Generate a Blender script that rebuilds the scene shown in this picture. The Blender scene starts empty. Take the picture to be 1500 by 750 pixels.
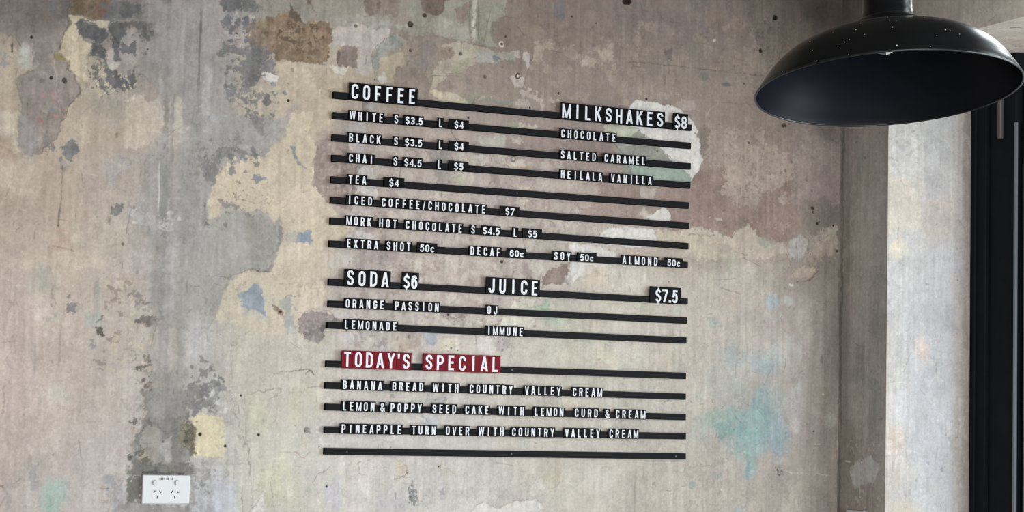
import bpy, bmesh, math
import numpy as np
from mathutils import Vector, Matrix

# ------------------------------------------------------------------ camera, world, lights, exposure
SC = bpy.context.scene
COL = SC.collection
SC.view_settings.view_transform = 'Standard'
SC.view_settings.look = 'None'
SC.view_settings.gamma = 1.0
SC.view_settings.use_curve_mapping = False
SC.view_settings.exposure = 0.0
SC.cycles.use_denoising = True
SC.cycles.max_bounces = 8
SC.cycles.sample_clamp_indirect = 6.0

cam = bpy.data.cameras.new('camera')
cam.lens = 72.0
cam.sensor_width = 36.0
cam.sensor_fit = 'HORIZONTAL'
cam.clip_start = 0.05
cam_o = bpy.data.objects.new('camera', cam)
COL.objects.link(cam_o)
CR, CU, CF = (0.9084185, -0.4173959, 0.0235911), (-0.0541946, -0.0616198, 0.9966273), (0.4145345, 0.9066331, 0.0785972)
M = Matrix(((CR[0], CU[0], -CF[0], 0), (CR[1], CU[1], -CF[1], 0), (CR[2], CU[2], -CF[2], 0), (0, 0, 0, 1)))
M.translation = Vector((-1.69410, -4.79305, 1.47134))
cam_o.matrix_world = M
SC.camera = cam_o

world = bpy.data.worlds.new('sky')
SC.world = world
world.use_nodes = True
wn = world.node_tree
wn.nodes.clear()
w_out = wn.nodes.new('ShaderNodeOutputWorld')
w_bg = wn.nodes.new('ShaderNodeBackground')
w_bg.inputs['Color'].default_value = (0.86, 0.93, 1.0, 1)
w_bg.inputs['Strength'].default_value = 0.9
wn.links.new(w_bg.outputs[0], w_out.inputs[0])

# room metrics (metres): the main wall's face is y = WY, the right wall's face x = X0
WY, X0, YR, XF, ZL = 0.012, 1.5092, -0.2168, 1.7871, 2.4849
CEIL = 3.45


def area(name, loc, target, sx, sy, power, col):
    l = bpy.data.lights.new(name, 'AREA')
    l.shape = 'RECTANGLE'
    l.size, l.size_y = sx, sy
    l.energy = power
    l.color = col
    o = bpy.data.objects.new(name, l)
    COL.objects.link(o)
    o.location = loc
    d = Vector(target) - Vector(loc)
    o.rotation_euler = d.to_track_quat('-Z', 'Y').to_euler()
    return o


area('daylight_shopfront', (-0.9, -6.85, 1.3), (-0.9, 0, 1.2), 3.9, 2.0, 275, (1.0, 0.985, 0.965))
area('daylight_window', (X0 + 0.75, -3.3, 2.0), (X0 - 1.0, -3.3, 1.85), 3.2, 2.8, 310, (0.95, 0.975, 1.0))
area('lamp_highlight_area', (X0 + 0.6, -0.35, 3.3), (0.62, -1.73, 2.22), 1.0, 0.8, 40, (0.95, 0.975, 1.0))  # added source out of view, placed to put a highlight on the pendant


# ------------------------------------------------------------------ helpers
def lin(c):
    out = []
    for v in c[:3]:
        v = v / 255.0
        out.append(v / 12.92 if v <= 0.04045 else ((v + 0.055) / 1.055) ** 2.4)
    return tuple(out)


def lin4(c):
    return lin(c) + (1.0,)


def material(name, col, rough=0.5, metal=0.0, bump=0.0, bscale=200.0, vary=0.0, vscale=30.0, spec=0.5, coat=0.0):
    m = bpy.data.materials.new(name)
    m.use_nodes = True
    nt = m.node_tree
    b = nt.nodes['Principled BSDF']
    b.inputs['Roughness'].default_value = rough
    b.inputs['Metallic'].default_value = metal
    b.inputs['Specular IOR Level'].default_value = spec
    b.inputs['Coat Weight'].default_value = coat
    tc = nt.nodes.new('ShaderNodeTexCoord')
    n1 = nt.nodes.new('ShaderNodeTexNoise')
    n1.inputs['Scale'].default_value = vscale
    n1.inputs['Detail'].default_value = 5
    nt.links.new(tc.outputs['Object'], n1.inputs['Vector'])
    r = nt.nodes.new('ShaderNodeValToRGB')
    c = lin(col)
    r.color_ramp.elements[0].position = 0.3
    r.color_ramp.elements[1].position = 0.7
    r.color_ramp.elements[0].color = tuple(max(0, x * (1 - vary)) for x in c) + (1,)
    r.color_ramp.elements[1].color = tuple(min(1, x * (1 + vary)) for x in c) + (1,)
    nt.links.new(n1.outputs['Fac'], r.inputs['Fac'])
    nt.links.new(r.outputs['Color'], b.inputs['Base Color'])
    if bump:
        n2 = nt.nodes.new('ShaderNodeTexNoise')
        n2.inputs['Scale'].default_value = bscale
        n2.inputs['Detail'].default_value = 3
        nt.links.new(tc.outputs['Object'], n2.inputs['Vector'])
        bp = nt.nodes.new('ShaderNodeBump')
        bp.inputs['Strength'].default_value = bump
        bp.inputs['Distance'].default_value = 0.002
        nt.links.new(n2.outputs['Fac'], bp.inputs['Height'])
        nt.links.new(bp.outputs['Normal'], b.inputs['Normal'])
    return m


def link_mesh(name, bm, mats, parent=None, smooth=False):
    me = bpy.data.meshes.new(name)
    bm.to_mesh(me)
    bm.free()
    for m in (mats if isinstance(mats, (list, tuple)) else [mats]):
        me.materials.append(m)
    if smooth:
        for p in me.polygons:
            p.use_smooth = True
    o = bpy.data.objects.new(name, me)
    COL.objects.link(o)
    if parent:
        o.parent = parent
    return o


def thing(name, label, cat, loc, group=None, rot=(0, 0, 0)):
    o = bpy.data.objects.new(name, None)
    o.empty_display_size = 0.02
    COL.objects.link(o)
    o.location = loc
    o.rotation_euler = rot
    o['label'] = label
    o['category'] = cat
    if group:
        o['group'] = group
    return o


def structure(o, label=None, cat='wall'):
    o['kind'] = 'structure'
    if label:
        o['label'] = label
        o['category'] = cat
    return o


def box(bm, x0, x1, y0, y1, z0, z1, bevel=0.0, seg=1, mi=0):
    t = bmesh.new()
    bmesh.ops.create_cube(t, size=1.0)
    for v in t.verts:
        v.co = ((x0 + x1) / 2 + v.co.x * (x1 - x0), (y0 + y1) / 2 + v.co.y * (y1 - y0), (z0 + z1) / 2 + v.co.z * (z1 - z0))
    if bevel:
        bmesh.ops.bevel(t, geom=t.edges[:], offset=bevel, segments=seg, affect='EDGES', profile=0.5)
    merge(bm, t, mi)


def merge(bm, t, mi=0, mat=None):
    vs = [bm.verts.new(mat @ v.co if mat else v.co) for v in t.verts]
    t.verts.index_update()
    for f in t.faces:
        try:
            nf = bm.faces.new([vs[v.index] for v in f.verts])
            nf.material_index = mi
            nf.smooth = f.smooth
        except ValueError:
            pass
    t.free()


def cyl(bm, p0, p1, r0, r1=None, n=24, mi=0, smooth=True):
    r1 = r0 if r1 is None else r1
    p0, p1 = Vector(p0), Vector(p1)
    d = p1 - p0
    t = bmesh.new()
    bmesh.ops.create_cone(t, cap_ends=True, segments=n, radius1=r0, radius2=r1, depth=d.length)
    for f in t.faces:
        f.smooth = smooth and len(f.verts) == 4
    mat = Matrix.Translation((p0 + p1) / 2) @ d.to_track_quat('Z', 'Y').to_matrix().to_4x4()
    merge(bm, t, mi, mat)


def lathe(bm, prof, n=96, mi=0, close=False, a0=0.0):
    rings = []
    for r, h in prof:
        rings.append([bm.verts.new((r * math.cos(2 * math.pi * k / n), r * math.sin(2 * math.pi * k / n), h)) for k in range(n)])
    idx = list(range(len(rings) - 1)) + ([len(rings) - 1] if close else [])
    for i in idx:
        a, b = rings[i], rings[(i + 1) % len(rings)]
        for k in range(n):
            f = bm.faces.new((a[k], a[(k + 1) % n], b[(k + 1) % n], b[k]))
            f.smooth = True
            f.material_index = mi


# ------------------------------------------------------------------ weathered plaster painter (numpy noise -> surface layers)
def vnoise(U, V, su, sv, seed):
    rs = np.random.RandomState(seed)
    G = rs.rand(64, 64)
    x = U / su + seed * 7.31
    y = V / sv + seed * 3.77
    xi = np.floor(x).astype(int)
    yi = np.floor(y).astype(int)
    fx = x - xi
    fy = y - yi
    fx = fx * fx * fx * (fx * (6 * fx - 15) + 10)
    fy = fy * fy * fy * (fy * (6 * fy - 15) + 10)
    a = G[yi % 64, xi % 64]
    b = G[yi % 64, (xi + 1) % 64]
    c = G[(yi + 1) % 64, xi % 64]
    d = G[(yi + 1) % 64, (xi + 1) % 64]
    return (a * (1 - fx) + b * fx) * (1 - fy) + (c * (1 - fx) + d * fx) * fy


def fbm(U, V, s, seed, octv=4, aniso=1.0):
    t, amp, tot = 0.0, 1.0, 0.0
    for i in range(octv):
        # rotate the lattice a little at each octave so it does not show
        a = 0.0 if aniso != 1.0 else 0.6 * i + 0.3
        u = U * math.cos(a) - V * math.sin(a)
        w = U * math.sin(a) + V * math.cos(a)
        t = t + amp * vnoise(u, w, s / 2 ** i, s * aniso / 2 ** i, seed + 13 * i)
        tot += amp
        amp *= 0.55
    return np.clip((t / tot - 0.5) * 3.3, -1, 1)      # about -1 .. 1


def sstep(a, b, x):
    t = np.clip((x - a) / (b - a), 0, 1)
    return t * t * (3 - 2 * t)


def poly_sd(U, V, P):
    """signed distance to a polygon, positive inside"""
    P = np.asarray(P, float)
    best = np.full(U.shape, 1e18)
    inside = np.zeros(U.shape, bool)
    n = len(P)
    for i in range(n):
        ax, ay = P[i]
        bx, by = P[(i + 1) % n]
        dx, dy = bx - ax, by - ay
        t = np.clip(((U - ax) * dx + (V - ay) * dy) / (dx * dx + dy * dy + 1e-9), 0, 1)
        best = np.minimum(best, (U - ax - t * dx) ** 2 + (V - ay - t * dy) ** 2)
        c = (ay > V) != (by > V)
        xs = ax + (V - ay) * dx / (dy if abs(dy) > 1e-9 else 1e-9)
        inside ^= c & (U < xs)
    d = np.sqrt(best)
    return np.where(inside, d, -d)


def line_d(U, V, P):
    P = np.asarray(P, float)
    best = np.full(U.shape, 1e18)
    for i in range(len(P) - 1):
        ax, ay = P[i]
        bx, by = P[i + 1]
        dx, dy = bx - ax, by - ay
        t = np.clip(((U - ax) * dx + (V - ay) * dy) / (dx * dx + dy * dy + 1e-9), 0, 1)
        best = np.minimum(best, (U - ax - t * dx) ** 2 + (V - ay - t * dy) ** 2)
    return np.sqrt(best)


def paint(U, V, base, ops, seed0=0):
    """U, V in millimetres on the wall; base = (us, vs, rgb table); ops = list of paint layers.
    Returns linear colour (n, m, 3) and recess depth in mm."""
    us, vs, tab = base
    us, vs = np.array(us, float), np.array(vs, float)
    T = np.array([[lin(c) for c in row] for row in tab])
    # warp the lookup so the underlying washes blend irregularly
    wu = U + 38 * fbm(U, V, 150, 3 + seed0) + 10 * fbm(U, V, 30, 5 + seed0)
    wv = V + 38 * fbm(U, V, 150, 4 + seed0) + 14 * fbm(U, V, 40, 6 + seed0)
    iu = np.clip(np.searchsorted(us, wu) - 1, 0, len(us) - 2)
    iv = np.clip(np.searchsorted(vs, wv) - 1, 0, len(vs) - 2)
    fu = np.clip((wu - us[iu]) / (us[iu + 1] - us[iu]), 0, 1)
    fv = np.clip((wv - vs[iv]) / (vs[iv + 1] - vs[iv]), 0, 1)
    fu = (fu * fu * (3 - 2 * fu))[..., None]
    fv = (fv * fv * (3 - 2 * fv))[..., None]
    C = (T[iv, iu] * (1 - fu) + T[iv, iu + 1] * fu) * (1 - fv) + (T[iv + 1, iu] * (1 - fu) + T[iv + 1, iu + 1] * fu) * fv
    H = np.zeros(U.shape)
    NA = fbm(U, V, 34, 21 + seed0, 5)
    NB = fbm(U, V, 12, 22 + seed0, 4)
    NC = fbm(U, V, 5, 23 + seed0, 3)
    ST = fbm(U, V, 9, 24 + seed0, 3, 22.0)
    u0, v0 = U[0, 0], V[0, 0]
    du = U[0, 1] - U[0, 0]
    dv = V[1, 0] - V[0, 0]
    ny, nx = U.shape

    def win(a0, a1, b0, b1):
        i0 = max(0, int((a0 - u0) / du)); i1 = min(nx, int((a1 - u0) / du) + 2)
        j0, j1 = sorted(((b0 - v0) / dv, (b1 - v0) / dv))
        j0 = max(0, int(j0)); j1 = min(ny, int(j1) + 2)
        return (slice(j0, j1), slice(i0, i1)) if i1 > i0 and j1 > j0 else None

    def nz(A, s, k):
        # the noise field A, shifted differently for every layer
        return np.roll(np.roll(A, 37 * k + 11, 0), 53 * k + 29, 1)[s]

    def blend(s, m, col, mot, k):
        c = np.array(lin(col))
        f = 1 + mot * (0.9 * nz(NA, s, k) + 0.7 * nz(NB, s, k + 3) + 0.35 * nz(NC, s, k + 5)) + 0.35 * mot * nz(ST, s, k)
        cc = c[None, None, :] * f[..., None]
        C[s] = C[s] * (1 - m[..., None]) + cc * m[..., None]

    for k, op in enumerate(ops):
        t = op[0]
        if t == 'P':      # polygon patch: colour, ragged (mm), soft (mm), alpha, break-up 0..1, recess mm, mottle
            _, pts, col, rag, soft, al, brk, h, mot = op
            a = np.array(pts, float)
            p = rag * 1.5 + soft + 4
            s = win(a[:, 0].min() - p, a[:, 0].max() + p, a[:, 1].min() - p, a[:, 1].max() + p)
            if s is None: continue
            d = poly_sd(U[s], V[s], a)
            d = d + rag * (0.75 * nz(NA, s, k) + 0.7 * nz(NB, s, k) + 0.5 * nz(NC, s, k))
            m = sstep(-soft, soft, d)
            if brk:
                n = 0.6 * nz(NB, s, k + 9) + 0.5 * nz(NC, s, k + 7) + 0.45 * nz(NA, s, k + 2)
                m = m * sstep(-0.12, 0.12, n + 0.95 - 2.3 * brk + np.clip(d / 60.0, 0, 0.3))
            if h:
                H[s] += 1.7 * h * (sstep(-1.5, 1.5, d) if not brk else m)
            blend(s, m * al, col, mot, k)
            if abs(h) >= 0.3:      # grime and edge shadow painted along the layer's broken edge
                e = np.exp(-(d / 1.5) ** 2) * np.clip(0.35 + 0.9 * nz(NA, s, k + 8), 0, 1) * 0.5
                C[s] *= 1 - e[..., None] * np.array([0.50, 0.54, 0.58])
        elif t == 'B':    # soft stain: centre, radii, colour, alpha
            _, cx, cy, rx, ry, col, al = op
            s = win(cx - rx * 1.6, cx + rx * 1.6, cy - ry * 1.6, cy + ry * 1.6)
            if s is None: continue
            q = np.hypot((U[s] - cx) / rx, (V[s] - cy) / ry) + 0.22 * nz(NA, s, k) + 0.12 * nz(NB, s, k)
            m = sstep(1.12, 0.45, q)
            m = m * np.clip(0.92 + 0.4 * nz(NB, s, k + 4) + 0.35 * nz(ST, s, k), 0, 1)
            blend(s, m * al, col, 0.06, k)
        elif t == 'S':    # vertical run: x, top, bottom, width, colour, alpha
            _, cx, y0, y1, w, col, al = op
            s = win(cx - 3 * w - 8, cx + 3 * w + 8, min(y0, y1) - 20, max(y0, y1) + 20)
            if s is None: continue
            wob = 3 * fbm(U[s], V[s], 90, 40 + k, 2)
            d = np.abs(U[s] - cx + wob)
            m = sstep(w * 0.75 + 1, w * 0.3, d + 0.35 * w * nz(NB, s, k)) * sstep(-18, 12, V[s] - min(y0, y1)) * sstep(-18, 12, max(y0, y1) - V[s])
            blend(s, np.clip(m * al * 1.2, 0, 1) * np.clip(0.85 + 0.4 * nz(ST, s, k), 0, 1), col, 0.05, k)
        elif t == 'C':    # crack or scratch: polyline, width, colour, alpha, wobble, groove mm
            _, pts, w, col, al, wob, h = op
            a = np.array(pts, float)
            p = w * 2 + wob + 4
            s = win(a[:, 0].min() - p, a[:, 0].max() + p, a[:, 1].min() - p, a[:, 1].max() + p)
            if s is None: continue
            uu = U[s] + wob * nz(NB, s, k) + 0.4 * wob * nz(NC, s, k)
            vv = V[s] + wob * nz(NB, s, k + 6) + 0.4 * wob * nz(NC, s, k + 1)
            d = line_d(uu, vv, a)
            m = sstep(w * 0.5 + 0.9, w * 0.5 - 0.9, d + 0.3 * w * nz(NC, s, k + 2)) * np.clip(0.9 + 0.7 * nz(NA, s, k + 3), 0, 1)
            H[s] += h * m
            blend(s, m * al, col, 0.05, k)
        elif t == 'H':    # drilled or broken hole: centre, radius, colour, depth
            _, cx, cy, r, col, h = op
            s = win(cx - r * 2 - 4, cx + r * 2 + 4, cy - r * 2 - 4, cy + r * 2 + 4)
            if s is None: continue
            q = np.hypot(U[s] - cx, V[s] - cy) + 0.3 * r * nz(NB, s, k)
            m = sstep(r + 0.9, r - 0.9, q)
            H[s] += h * m
            blend(s, m, col, 0.05, k)
        elif t == 'F':    # scatter of flecks in a polygon: colour, size (mm), cover 0..1, alpha, recess
            _, pts, col, sz, cov, al, h = op
            a = np.array(pts, float)
            s = win(a[:, 0].min() - 9, a[:, 0].max() + 9, a[:, 1].min() - 9, a[:, 1].max() + 9)
            if s is None: continue
            d = poly_sd(U[s], V[s], a)
            n = fbm(U[s], V[s], sz * 0.6, 60 + k + seed0, 5)
            m = sstep(-10, 14, d + 12 * nz(NA, s, k)) * 0.9
            thr = 0.78 - 1.7 * cov
            m = sstep(-0.1, 0.1, n - thr - (1 - m) * 1.2)
            H[s] += h * m
            blend(s, m * al, col, 0.10, k)
    # small scabs, thin washes and scraped spots all over: sharp-edged, each slightly off in tone
    for i, (sz, cov, amt, tint) in enumerate(((150, 0.36, 0.07, (1.0, 0.985, 0.95)), (95, 0.34, -0.065, (1.0, 1.0, 1.02)), (60, 0.32, 0.06, (0.99, 1.0, 1.0)),
                                              (42, 0.28, -0.07, (1.0, 0.985, 0.97)), (26, 0.24, 0.065, (1, 1, 1)), (17, 0.20, -0.06, (1.0, 0.98, 0.96)), (10, 0.14, -0.065, (1, 0.98, 0.95)), (9, 0.14, 0.07, (1, 1, 1)))):
        n = fbm(U, V, sz, 100 + 17 * i + seed0, 5)
        big = fbm(U, V, 260, 105 + 17 * i + seed0, 2)
        m = sstep(-0.05, 0.05, n - (1.0 - 2.0 * cov) * 0.8 + 0.35 * big)
        # scraped in vertical strokes
        m = m * np.clip(0.75 + 0.6 * np.roll(ST, 61 * i, 1), 0, 1)
        C *= 1 + (m * amt)[..., None] * np.array(tint)
        if amt < 0:
            H += 0.10 * m
        e = np.abs(n - (1.0 - 2.0 * cov) * 0.8 + 0.35 * big)
        if sz >= 42:
            C *= (1 - 0.18 * np.exp(-(e / 0.022) ** 2) * np.clip(0.25 + 1.3 * np.roll(NA, 91 * i, 0), 0, 1))[..., None]
    # hairline scratches and tiny nicks from scraping
    rs = np.random.RandomState(900 + seed0)
    area_ = (U[0, -1] - u0) * abs(V[-1, 0] - v0) / 1e6
    for k in range(int(190 * area_)):
        x = rs.uniform(u0, U[0, -1]); y = rs.uniform(min(v0, V[-1, 0]), max(v0, V[-1, 0]))
        ln = rs.exponential(16) + 5
        an = rs.choice([math.pi / 2, 0.0, rs.uniform(0, math.pi)], p=[0.45, 0.2, 0.35]) + rs.normal(0, 0.12)
        x2, y2 = x + ln * math.cos(an), y + ln * math.sin(an)
        s = win(min(x, x2) - 8, max(x, x2) + 8, min(y, y2) - 8, max(y, y2) + 8)
        if s is None: continue
        uu = U[s] + 2.0 * nz(NB, s, k); vv = V[s] + 2.0 * nz(NB, s, k + 6)
        w = rs.uniform(0.5, 1.5)
        m = sstep(w + 0.9, w - 0.6, line_d(uu, vv, [(x, y), (x2, y2)]))
        g = rs.choice([-0.30, -0.20, 0.16, 0.10])
        C[s] *= 1 + (m * g)[..., None]
        H[s] += 0.25 * m * (g < 0)
    for k in range(int(90 * area_)):
        x = rs.uniform(u0, U[0, -1]); y = rs.uniform(min(v0, V[-1, 0]), max(v0, V[-1, 0]))
        r = min(rs.exponential(2.0) + 1.0, 5.0)
        s = win(x - 3 * r - 4, x + 3 * r + 4, y - 3 * r - 4, y + 3 * r + 4)
        if s is None: continue
        q = np.hypot(U[s] - x, (V[s] - y) * rs.uniform(0.5, 1.6)) + r * (0.7 * nz(NB, s, k) + 0.5 * nz(NC, s, k))
        m = sstep(r + 0.8, r - 0.8, q)
        rim = sstep(r + 2.6, r + 0.8, q) * (1 - m)
        g = rs.choice([-0.30, -0.18, -0.12, 0.12])
        C[s] *= 1 + (m * g + rim * 0.06 * (g < 0))[..., None]
        H[s] += 0.4 * m * (g < 0)
    # fine grain that all the layers share
    f = 1 + 0.025 * fbm(U, V, 70, 81 + seed0) + 0.035 * NB + 0.055 * NC + 0.05 * ST + 0.02 * NA
    C *= 1.03 * np.clip(f, 0.5, 1.5)[..., None]
    H += 0.3 * (1 - fbm(U, V, 130, 83 + seed0)) + 0.10 * (1 + NB) + 0.06 * (1 + NA)
    H = np.maximum(H, 0.02)
    return np.clip(C, 0.004, 0.95), H


def grid_sheet(us, vs, C, H, place):
    """vertices, quads and colours of a painted sheet; place(u, v, h) gives the 3-D points"""
    ny, nx = H.shape
    U, V = np.meshgrid(us, vs)
    co = place(U.ravel() / 1000, V.ravel() / 1000, H.ravel() / 1000)
    i = np.arange(nx * ny).reshape(ny, nx)
    q = np.stack([i[:-1, :-1], i[:-1, 1:], i[1:, 1:], i[1:, :-1]], -1).reshape(-1, 4)
    return co, q, C.reshape(-1, 3)


def sheets_object(name, sheets, mat, extra=None):
    cos, qs, cs, off = [], [], [], 0
    for co, q, c in sheets:
        cos.append(co); qs.append(q + off); cs.append(c)
        off += len(co)
    if extra:
        co, q, c = extra
        co = np.array(co, float)
        cos.append(co); qs.append(np.array(q) + off)
        cs.append(np.tile(np.array(c, float), (len(co), 1)))
        off += len(co)
    co = np.concatenate(cos); q = np.concatenate(qs); c = np.concatenate(cs)
    me = bpy.data.meshes.new(name)
    me.vertices.add(len(co))
    me.vertices.foreach_set('co', co.astype(np.float32).ravel())
    me.loops.add(q.size)
    me.loops.foreach_set('vertex_index', q.astype(np.int32).ravel())
    me.polygons.add(len(q))
    me.polygons.foreach_set('loop_start', np.arange(0, q.size, 4, dtype=np.int32))
    me.polygons.foreach_set('loop_total', np.full(len(q), 4, np.int32))
    me.update(calc_edges=True)
    at = me.attributes.new('plaster', 'FLOAT_COLOR', 'POINT')
    at.data.foreach_set('color', np.concatenate([c, np.ones((len(c), 1))], 1).astype(np.float32).ravel())
    me.materials.append(mat)
    o = bpy.data.objects.new(name, me)
    COL.objects.link(o)
    return o


def plaster_material(name):
    m = bpy.data.materials.new(name)
    m.use_nodes = True
    nt = m.node_tree
    L = nt.links.new
    b = nt.nodes['Principled BSDF']
    b.inputs['Roughness'].default_value = 0.88
    b.inputs['Specular IOR Level'].default_value = 0.2
    at = nt.nodes.new('ShaderNodeAttribute')
    at.attribute_name = 'plaster'
    tc = nt.nodes.new('ShaderNodeTexCoord')
    n1 = nt.nodes.new('ShaderNodeTexNoise')
    n1.inputs['Scale'].default_value = 190
    n1.inputs['Detail'].default_value = 4
    n1.inputs['Roughness'].default_value = 0.65
    L(tc.outputs['Object'], n1.inputs['Vector'])
    mr = nt.nodes.new('ShaderNodeMapRange')
    mr.inputs['From Min'].default_value = 0.3
    mr.inputs['From Max'].default_value = 0.7
    mr.inputs['To Min'].default_value = 0.92
    mr.inputs['To Max'].default_value = 1.07
    L(n1.outputs['Fac'], mr.inputs['Value'])
    # brushed vertical grain
    mp = nt.nodes.new('ShaderNodeMapping')
    mp.inputs['Scale'].default_value = (160, 160, 9)
    L(tc.outputs['Object'], mp.inputs['Vector'])
    n3 = nt.nodes.new('ShaderNodeTexNoise')
    n3.inputs['Scale'].default_value = 1.0
    n3.inputs['Detail'].default_value = 3
    L(mp.outputs[0], n3.inputs['Vector'])
    mr3 = nt.nodes.new('ShaderNodeMapRange')
    mr3.inputs['From Min'].default_value = 0.3
    mr3.inputs['From Max'].default_value = 0.7
    mr3.inputs['To Min'].default_value = 0.965
    mr3.inputs['To Max'].default_value = 1.035
    L(n3.outputs['Fac'], mr3.inputs['Value'])
    mu = nt.nodes.new('ShaderNodeMath'); mu.operation = 'MULTIPLY'
    L(mr.outputs[0], mu.inputs[0]); L(mr3.outputs[0], mu.inputs[1])
    vm = nt.nodes.new('ShaderNodeVectorMath'); vm.operation = 'SCALE'
    L(at.outputs['Color'], vm.inputs[0]); L(mu.outputs[0], vm.inputs['Scale'])
    L(vm.outputs['Vector'], b.inputs['Base Color'])
    n2 = nt.nodes.new('ShaderNodeTexNoise')
    n2.inputs['Scale'].default_value = 110
    n2.inputs['Detail'].default_value = 6
    L(tc.outputs['Object'], n2.inputs['Vector'])
    bp = nt.nodes.new('ShaderNodeBump')
    bp.inputs['Strength'].default_value = 0.35
    bp.inputs['Distance'].default_value = 0.0015
    L(n2.outputs['Fac'], bp.inputs['Height'])
    L(bp.outputs['Normal'], b.inputs['Normal'])
    return m


def matte(name, col, gloss=0.02, rough=0.4, vary=0.1, fres=False):
    """flat black paint: diffuse with a faint even sheen"""
    m = material(name, col, rough, vary=vary)
    nt = m.node_tree
    b = nt.nodes['Principled BSDF']
    src = b.inputs['Base Color'].links[0].from_socket
    df = nt.nodes.new('ShaderNodeBsdfDiffuse')
    gl = nt.nodes.new('ShaderNodeBsdfGlossy')
    gl.inputs['Roughness'].default_value = rough
    mx = nt.nodes.new('ShaderNodeMixShader')
    if fres:      # enamel: reflects more at a glancing angle, gloss is then the coat's refractive index
        fn = nt.nodes.new('ShaderNodeFresnel')
        fn.inputs['IOR'].default_value = gloss
        nt.links.new(fn.outputs[0], mx.inputs[0])
    else:
        mx.inputs[0].default_value = gloss
    nt.links.new(src, df.inputs['Color'])
    nt.links.new(df.outputs[0], mx.inputs[1])
    nt.links.new(gl.outputs[0], mx.inputs[2])
    nt.links.new(mx.outputs[0], nt.nodes['Material Output'].inputs['Surface'])
    return m


M_plaster = plaster_material('weathered_plaster')
M_floor = material('concrete_floor', (120, 115, 108), 0.55, vary=0.12, vscale=4)
M_paint = material('plain_plaster', (165, 158, 150), 0.9, vary=0.08, vscale=3, bump=0.2)
M_rail = matte('black_rail', (17, 18, 21), 0.006, 0.45)
M_tile = matte('black_tile', (11, 11, 13), 0.004, 0.35)
M_red = matte('red_tile', (104, 15, 29), 0.006, 0.4, 0.06)
M_white = material('white_letter', (203, 205, 211), 0.45, vary=0.02)
M_plate = material('white_plastic', (193, 196, 199), 0.35, vary=0.01)
M_slot = material('dark_slot', (14, 14, 15), 0.6)
M_ceil = material('dark_ceiling', (100, 97, 93), 0.9, vary=0.1, vscale=3)
M_ink = material('printed_ink', (55, 45, 42), 0.6)
M_frame = matte('black_window_frame', (24, 26, 30), 0.008, 0.4)
M_alu = material('grey_channel', (120, 126, 134), 0.4, metal=0.3)
M_shade = matte('satin_black_enamel', (17, 18, 20), 1.30, 0.27, fres=True)
M_lip = material('worn_black_lip', (16, 17, 19), 0.3, vary=0.2, spec=0.4)
M_inner = matte('blue_black_enamel', (13, 15, 21), 0.009, 0.40)
M_speck_glint = material('paint_speck_and_lip_glint', (190, 188, 184), 0.6)  # also the painted glint on the bent lip
M_steel = material('worn_steel_edge', (84, 86, 92), 0.5, metal=0.2)
M_screw = material('dark_screw', (30, 31, 33), 0.35, metal=0.3)

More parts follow.
